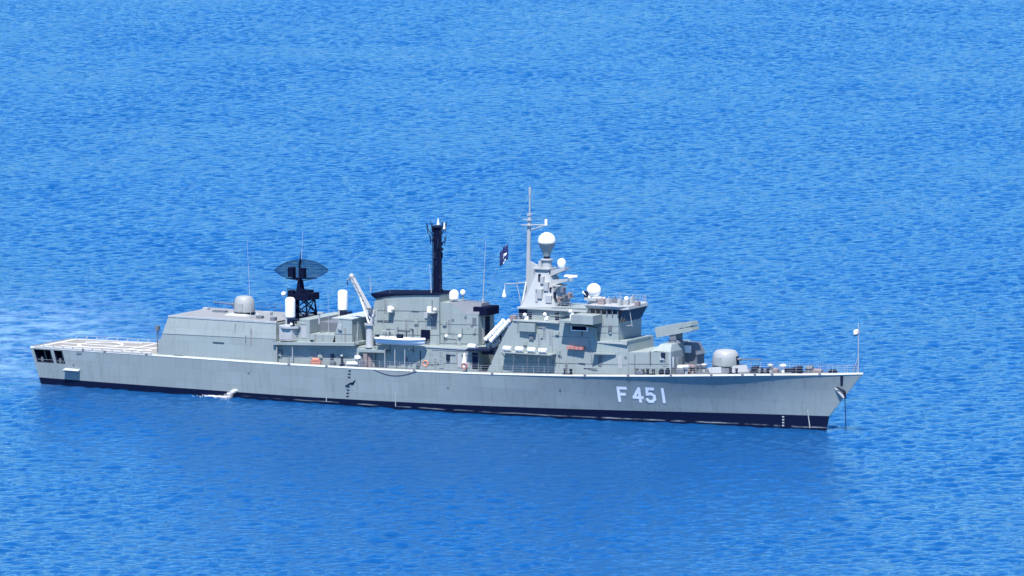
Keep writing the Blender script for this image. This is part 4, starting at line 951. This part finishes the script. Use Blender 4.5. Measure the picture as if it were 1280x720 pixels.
# hangar roof rail and bits and pieces up there
m = MB(); P = []
for i in range(15):
    x = 25+16*i/14; P.append((x, 6.0, ZR)); m.tube(P[-1], (x, 6.0, ZR+1.0), .022, n=4)
for h in (.5, 1.0): m.poly_tube([(a_, b_, c_+h) for a_, b_, c_ in P], .016, 4)
m.build('roof_railing', 'mid', hang)
for (px, py, y, wd, ht) in ((275, 396, 1.5, 2.2, .25), (325, 401, -3, .9, .4), (335, 399, 1.0, 1.2, .5), (258, 392, 3, .8, .35), (342, 403, -4.5, .7, .5)):
    g = at(px, py, y); MB().box(g.x-wd/2, g.x+wd/2, y-.4, y+.4, ZR, ZR+ht).build('roof_hatch', random.choice(['mid', 'pale']), hang)
# whip aerials
for (px0, py0, px1, py1, y, r_) in ((313.5, 400, 309, 300, -3.6, .034), (376.5, 330, 378.5, 289, .8, .035), (411, 425, 410, 366, -5.0, .035), (539.5, 372, 537, 330, -1.2, .06), (463, 365, 462, 343, 0, .03), (603.5, 378, 607, 302, .5, .055), (446, 430, 447.5, 402, -5.9, .09), (464, 362, 463, 345, -1, .03), (488, 378, 487.5, 363, -2, .03)):
    A_ = at(px0, py0, y); B_ = at(px1, py1, y); m = MB(); m.tube(A_, A_.lerp(B_, .45), r_*1.2, r_); m.tube(A_.lerp(B_, .44), B_, r_*.75, r_*.35); m.tube(A_, A_.lerp(B_, .05), r_*3); m.build('whip_aerial', 'pale', ship)
g = at(399, 405, -4.6); m = MB(); m.tube((g.x, -4.6, g.z), (g.x, -4.6, g.z+1.5), .13); m.cbox((g.x+.25, -4.6, g.z+1.6), (.9, .4, .25)); m.build('signal_light', 'pale', ship)

# the small fittings of a working ship: pipes, vents, boxes and ladders along the side walls
rc_ = random.Random(11)
def clutter(parent, yf_, x0, x1, y0, y1, n):
    for i in range(n):
        px, py = rc_.uniform(x0, x1), rc_.uniform(y0, y1); p = wallpt(px, py, yf_); k = rc_.random(); mt = rc_.choice(['grey', 'mid', 'pale', 'grey', 'dark', 'rusty'])
        m = MB()
        if k < .3:
            L_ = rc_.uniform(.8, 2.6); m.tube((p.x, p.y-.09, p.z-L_/2), (p.x, p.y-.09, p.z+L_/2), .05, n=6); m.tube((p.x, p.y-.09, p.z+L_/2), (p.x, p.y+.02, p.z+L_/2+.05), .05, n=6); m.build('pipe', mt, parent)
        elif k < .5:
            L_ = rc_.uniform(1.0, 3.2); m.tube((p.x-L_/2, p.y-.07, p.z), (p.x+L_/2, p.y-.07, p.z), .045, n=6); m.build('pipe', mt, parent)
        elif k < .85:
            a_, b_, c_ = rc_.uniform(.3, .8), rc_.uniform(.12, .3), rc_.uniform(.3, .9); m.cbox((p.x, p.y-b_/2+.02, p.z), (a_, b_, c_)); m.cbox((p.x, p.y-b_-.0, p.z), (a_*.75, .05, c_*.75)); m.build('wall_box', mt, parent)
        else:
            for q in range(7): m.tube((p.x-.2, p.y-.12, p.z-.9+.3*q), (p.x+.2, p.y-.12, p.z-.9+.3*q), .022, n=4)
            for q in (-.2, .2): m.tube((p.x+q, p.y-.12, p.z-1.1), (p.x+q, p.y-.12, p.z+1.1), .03, n=4)
            m.build('ladder', 'pale', parent)
clutter(fun, yf, 478, 545, 380, 426, 12); clutter(hs, yg, 553, 595, 398, 430, 10); clutter(low, yl_, 490, 590, 442, 460, 12)
clutter(fs_, ym, 640, 738, 405, 432, 12); clutter(fs_, ym, 692, 742, 440, 465, 7); clutter(br, ybr, 744, 771, 400, 420, 4); clutter(sh, ysh, 662, 730, 388, 398, 8)
clutter(ah, yin, 350, 440, 436, 452, 10); clutter(fd_, yd, 788, 835, 444, 462, 5); clutter(eh, yb2, 424, 438, 404, 426, 3); clutter(afm, yb2, 390, 417, 421, 428, 3); clutter(hang, yh, 215, 340, 410, 445, 5)
# rails round the upper decks
def rail(pts, parent, h=1.0):
    m = MB()
    for a_, b_ in zip(pts[:-1], pts[1:]):
        a_, b_ = Vector(a_), Vector(b_); n = max(1, int((b_-a_).length/1.3))
        for i in range(n+1):
            q = a_.lerp(b_, i/n); m.tube(q, q+Vector((0, 0, h)), .025, n=4)
        for k in (.45, .75, 1): m.tube(a_+Vector((0, 0, h*k)), b_+Vector((0, 0, h*k)), .017, n=4)
    return m.build('guard_rail', 'pale', parent)
q0 = at(341, 427.8, -6.7); q1 = at(443, 429, -6.7); rail([(q0.x, -6.7, q0.z), (q1.x, -6.7, q1.z), (q1.x, -5.0, q1.z)], sp)
q0 = at(535, 433, -5.4); q1 = at(597, 436, -5.4); rail([(q0.x, -5.4, q0.z), (q1.x, -5.4, q1.z)], low)
q0 = wallpt(642, 400.5, ym); q1 = wallpt(700, 402, ym); rail([(q0.x, q0.y, q0.z), (q1.x, q1.y, q1.z)], fs_)
q0 = at(690, 384, -3.2); q1 = at(735, 385, -3.2); rail([(q0.x, -3.2, Zm), (q1.x, -3.2, Zm)], mp0)
# davit frames that hold the boat
yb_ = -6.55; m = MB()
for px in (488, 517):
    g = at(px, 431, -5.4); x = g.x; zz = g.z; m.tube((x, -5.3, zz-1.6), (x, -5.6, zz+2.2), .13); m.tube((x, -5.6, zz+2.2), (x, -6.5, zz+2.35), .10); m.tube((x, -6.5, zz+2.35), (x, -6.5, zz+1.2), .035); m.tube((x, -5.4, zz-.9), (x, -6.7, zz-.45), .08)
g0 = at(488, 431, -5.4); g1 = at(517, 431, -5.4); m.tube((g0.x, -5.6, g0.z+2.2), (g1.x, -5.6, g0.z+2.2), .08)
m.tube((g0.x, -7.2, zdeck(g0.x)), (g0.x, -7.2, g0.z-.3), .05) if False else None
m.build('boat_davit', 'mid', ship)
for px in (481, 493.5, 506): 
    g = at(px, 440, -6.6); m = MB(); m.tube((g.x, -6.6, zdeck(g.x)), (g.x, -6.6, at(px, 437, -6.6).z), .06); m.build('pillar', 'pale', ship)

# ------------------------------------------------------------------ things the ship carries
# workboat
A_ = at(472, 425.5, -6.4); B_ = at(531, 424, -6.4); bl = B_.x-A_.x; bc = (A_.x+B_.x)/2; bz = at(500, 431.5, -6.4).z
boat = bpy.data.objects.new('workboat', None); COL.objects.link(boat); boat.location = (bc, -6.4, bz)
tag(boat, 'small white open workboat hanging in its davits beside the funnel', 'boat')
def bbuild(mb, name, mat):
    global ROOTLOC
    keep = ROOTLOC; ROOTLOC = Vector(boat.location); o = mb.build(name, mat, boat); ROOTLOC = keep; return o
def section(f, k):
    hw = .78*(1-(max(0, f-.45)/.55)**2.4)*(1 if f > .1 else .92); x = bc-bl/2+bl*f; lift = .35*max(0, f-.5)**2*2
    return [(x+.0, -6.4+y*hw*k, bz+z+lift*(1 if z > .3 else 1.6)) for y, z in ((-1, .88), (-.96, .45), (-.55, .12), (0, 0), (.55, .12), (.96, .45), (1, .88))]
m = MB(); secs = [section(i/14, 1) for i in range(14)]+[[(bc+bl/2, -6.4, bz+z+.2) for z in (.88, .5, .3, .25, .3, .5, .88)]]
vs = [q for s_ in secs for q in s_]; m.add(vs, [(i*7+j, (i+1)*7+j, (i+1)*7+j+1, i*7+j+1) for i in range(14) for j in range(6)]+[tuple(range(7))], True); bbuild(m, 'boat_hull', 'white')
m = MB(); P = [Vector(s_[0]) for s_ in secs]+[Vector(s_[6]) for s_ in secs][::-1]; m.poly_tube(P, .17, 8); bbuild(m, 'gunwale_tube', 'white')
m = MB(); m.add([(q[0], q[1], q[2]-.3) for s_ in secs for q in (s_[0], s_[6])], [(2*i, 2*i+1, 2*i+3, 2*i+2) for i in range(14)]); bbuild(m, 'boat_floor', 'mid')
m = MB(); m.cbox((bc-.2, -6.4, bz+1.1), (.8, .6, .9)); m.tube((bc-.5, -6.4, bz+1.3), (bc-.5, -6.4, bz+2.6), .05); bbuild(m, 'steering_console', 'dark')
m = MB(); m.cbox((bc-bl/2-.05, -6.4, bz+.8), (.45, .5, .9)); bbuild(m, 'outboard_motor', 'dark')
m = MB()
for s_ in (-.6, .6): m.poly_tube([(bc-bl*.38, -6.4+s_, bz+.9), (bc-bl*.36, -6.4+s_, bz+1.9), (bc-bl*.12, -6.4+s_, bz+1.95), (bc-bl*.08, -6.4+s_, bz+.9)], .05)
m.tube((bc-bl*.36, -7.0, bz+1.9), (bc-bl*.36, -5.8, bz+1.9), .05); m.tube((bc-bl*.12, -7.0, bz+1.95), (bc-bl*.12, -5.8, bz+1.95), .05); bbuild(m, 'roll_bar', 'pale')

# life raft canisters in their row
def raft(c):
    m = MB(); x, y, z = c
    m.lathe((x-.62, y, z), [(0, 0), (.30, .02), (.37, .10), (.37, .58), (.40, .59), (.40, .65), (.37, .66), (.37, 1.14), (.30, 1.22), (0, 1.24)], 16, (1, 0, 0))
    return recenter(m.build('life_raft', 'white'))
RL = ['aftmost white life raft canister in the row of four below the missile tubes', 'second white life raft canister from aft in the row of four', 'third white life raft canister from aft in the row of four', 'foremost white life raft canister in the row of four, nearest the red rack']
r1 = raft(RAFT[0]); tag(r1, RL[0], 'life raft', 'life rafts in canisters')
for i in range(1, 4):
    r_ = dup(r1, Vector(RAFT[i])-Vector(RAFT[0])); tag(r_, RL[i])
g = at(590.5, 431, -5.2); r_ = dup(r1, (0, 0, 0)); r_.location = (g.x, -5.3, at(590, 436.6, -5.3).z+.0); tag(r_, 'white life raft canister lying alone on the platform at the foot of the missile rack')
# lifebuoys on the side wall
def buoy(c, name_mat):
    m = MB(); n = 20; k = 8; vs = []
    for i in range(n):
        a = 2*math.pi*i/n
        for j in range(k):
            b_ = 2*math.pi*j/k; r_ = .38+.10*math.cos(b_); vs.append((c[0]+r_*math.cos(a), c[1]+.10*math.sin(b_), c[2]+r_*math.sin(a)))
    m.add(vs, [(i*k+j, ((i+1) % n)*k+j, ((i+1) % n)*k+(j+1) % k, i*k+(j+1) % k) for i in range(n) for j in range(k)], True)
    return recenter(m.build('lifebuoy', name_mat))
g = at(532, 454.5, -7.0); tag(buoy(g, 'orange'), 'orange lifebuoy ring hung on the rail below the funnel', 'lifebuoy', 'lifebuoys along the side')
g = at(580.5, 457.5, -6.95); tag(buoy(g, 'red'), 'red lifebuoy ring hung on the rail beside the doors', 'lifebuoy', 'lifebuoys along the side')
g = at(580.5, 450.5, -6.6); m = MB(); m.lathe((g.x, -6.6, g.z-.9), [(.36, 0), (.34, .7), (.10, 1.9), (0, 1.95)], 12); tag(recenter(m.build('covered_float', 'white')), 'white cone shaped covered float above the red lifebuoy', 'float')
# flags
def flag(name, c, wd, ht, cols, label, lean, cat='flag'):
    """a folded, half blown cloth hanging from its halyard"""
    n, k = 14, 10; vs = []
    for i in range(n+1):
        for j in range(k+1):
            u, v = i/n, j/k
            vs.append((c[0]-u*wd*lean[0]+.10*math.sin(u*9+v*2), c[1]+u*.35+.16*math.sin(u*11+v*3), c[2]-v*ht-u*ht*lean[1]))
    o = bpy.data.objects.new(name, None); COL.objects.link(o); o.location = c; tag(o, label, cat)
    fsx = {0: [], 1: []}
    for i in range(n):
        for j in range(k): fsx[cols(i/n, j/k)].append((i*(k+1)+j, (i+1)*(k+1)+j, (i+1)*(k+1)+j+1, i*(k+1)+j+1))
    return o, vs, fsx
def flag_parts(o, vs, fsx, mats, names):
    global ROOTLOC
    keep = ROOTLOC; ROOTLOC = Vector(o.location)
    for q in (0, 1):
        if fsx[q]:
            m = MB(); m.add(vs, fsx[q], True); ob = m.build(names[q], mats[q], o)
            bm = bmesh.new(); bm.from_mesh(ob.data); bmesh.ops.delete(bm, geom=[v for v in bm.verts if not v.link_faces], context='VERTS'); bm.to_mesh(ob.data); bm.free()
            so = ob.modifiers.new('cloth', 'SOLIDIFY'); so.thickness = .02
    ROOTLOC = keep
c = at(634, 304.5, .3); o, vs, fsx = flag('ensign', c, 1.75, 2.2, lambda u, v: 1 if (int(v*6) % 2 and u > .12 and not (u < .45 and v < .5)) and u < .62 else 0, 'dark blue and white striped flag hanging limp from a halyard abaft the main mast', (.75, .55))
flag_parts(o, vs, fsx, ('flagblue', 'white'), ('blue_cloth', 'white_cloth'))
m = MB(); m.tube(at(660.5, 246, 0), at(634, 304, .3), .009, n=4); m.tube(at(634, 304, .3), at(606, 372, .5), .009, n=4); m.build('halyard', 'pale', mast)
c = at(1071.6, 411.5, 0); o, vs, fsx = flag('jack_flag', c, .75, .85, lambda u, v: 1 if v > .75 else 0, 'small white flag hanging limp at the top of the jackstaff on the bow', (.9, .25))
flag_parts(o, vs, fsx, ('white', 'flagblue'), ('white_cloth', 'blue_cloth'))
# a slack rope looped along the hull edge
m = MB(); P = []
for i in range(15):
    f = i/14; px = 468+f*53; py = 461.5+f*2.2+7*math.sin(math.pi*f)*(1-.2*f); q = on_hull(px, py); P.append((q.x, q.y-.06, q.z))
m.poly_tube(P, .035, 5); tag(recenter(m.build('rope', 'rusty')), 'thin slack rope looped over the hull edge below the workboat', 'rope')
# cooling water thrown out of the side: an arch of spray made of droplets and the foam it makes
m = MB(); q = on_hull(296.5, 487.5)
rng = random.Random(4)
for i in range(500):
    f = rng.random()**.8; x = q.x-1.0*f+rng.gauss(0, .12+.18*f); y = q.y-.1-1.4*f+rng.gauss(0, .10+.25*f); z = q.z+.15*f-1.35*f*f+rng.gauss(0, .06+.10*f)
    if z < -.1: continue
    s_ = rng.uniform(.02, .055); m.add([(x+s_, y, z), (x-s_, y, z), (x, y+s_, z), (x, y-s_, z), (x, y, z+s_), (x, y, z-s_)], [(0, 2, 4), (2, 1, 4), (1, 3, 4), (3, 0, 4), (2, 0, 5), (1, 2, 5), (3, 1, 5), (0, 3, 5)])
for i in range(1100):
    f = abs(rng.gauss(0, .34)); a_ = atz(291-40*f+rng.gauss(0, 3), 494.2+rng.gauss(0, .9)+2*f*0, .12); s_ = rng.uniform(.03, .11)*(1-.3*min(1, f)); m.add([(a_.x+s_, a_.y, .12), (a_.x-s_, a_.y, .12), (a_.x, a_.y+s_, .12), (a_.x, a_.y-s_, .12), (a_.x, a_.y, .12+s_*.8), (a_.x, a_.y, -.1)], [(0, 2, 4), (2, 1, 4), (1, 3, 4), (3, 0, 4), (2, 0, 5), (1, 2, 5), (3, 1, 5), (0, 3, 5)])
tag(recenter(m.build('water_spray', 'white')), 'white spray of cooling water gushing from the side of the hull', 'spray', kind='stuff')

# ------------------------------------------------------------------ separate pieces become parts of their own
def split_pieces(o, gap=.03):
    me = o.data; bm = bmesh.new(); bm.from_mesh(me); bm.verts.ensure_lookup_table(); seen = set(); isl = []
    for v in bm.verts:
        if v.index in seen: continue
        st_ = [v]; seen.add(v.index); c = []
        while st_:
            x = st_.pop(); c.append(x.index)
            for e in x.link_edges:
                y = e.other_vert(x)
                if y.index not in seen: seen.add(y.index); st_.append(y)
        isl.append(c)
    bm.free(); n = len(isl)
    if n < 2: return
    co = np.array([v.co[:] for v in me.vertices]); bb_ = [(co[c].min(0)-gap, co[c].max(0)+gap) for c in isl]
    par = list(range(n))
    def find(i):
        while par[i] != i: i = par[i]
        return i
    for i in range(n):
        for j in range(i):
            if (bb_[i][0] <= bb_[j][1]).all() and (bb_[j][0] <= bb_[i][1]).all(): par[find(i)] = find(j)
    grp = {}
    for i in range(n): grp.setdefault(find(i), []).extend(isl[i])
    if len(grp) < 2: return
    vg = {}
    for k, (g_, vs) in enumerate(grp.items()):
        for v in vs: vg[v] = k
    keys = list(range(len(grp)))
    for k in keys[1:]+[0]:
        bm = bmesh.new(); bm.from_mesh(me); bm.verts.ensure_lookup_table()
        bmesh.ops.delete(bm, geom=[v for v in bm.verts if vg[v.index] != k], context='VERTS')
        m2 = me if k == 0 else me.copy()
        bm.to_mesh(m2); bm.free()
        if k:
            c = o.copy(); c.data = m2; COL.objects.link(c)
for o in list(bpy.data.objects):
    nm = o.name.split('.')[0]
    if o.type == 'MESH' and o.parent is not None and o.data.users == 1 and nm not in ('reflector', 'anchor_chain', 'safety_net', 'halyard', 'guard_rail', 'roof_railing', 'hull', 'boot_topping', 'radar_tower', 'blue_cloth', 'white_cloth'):
        split_pieces(o)
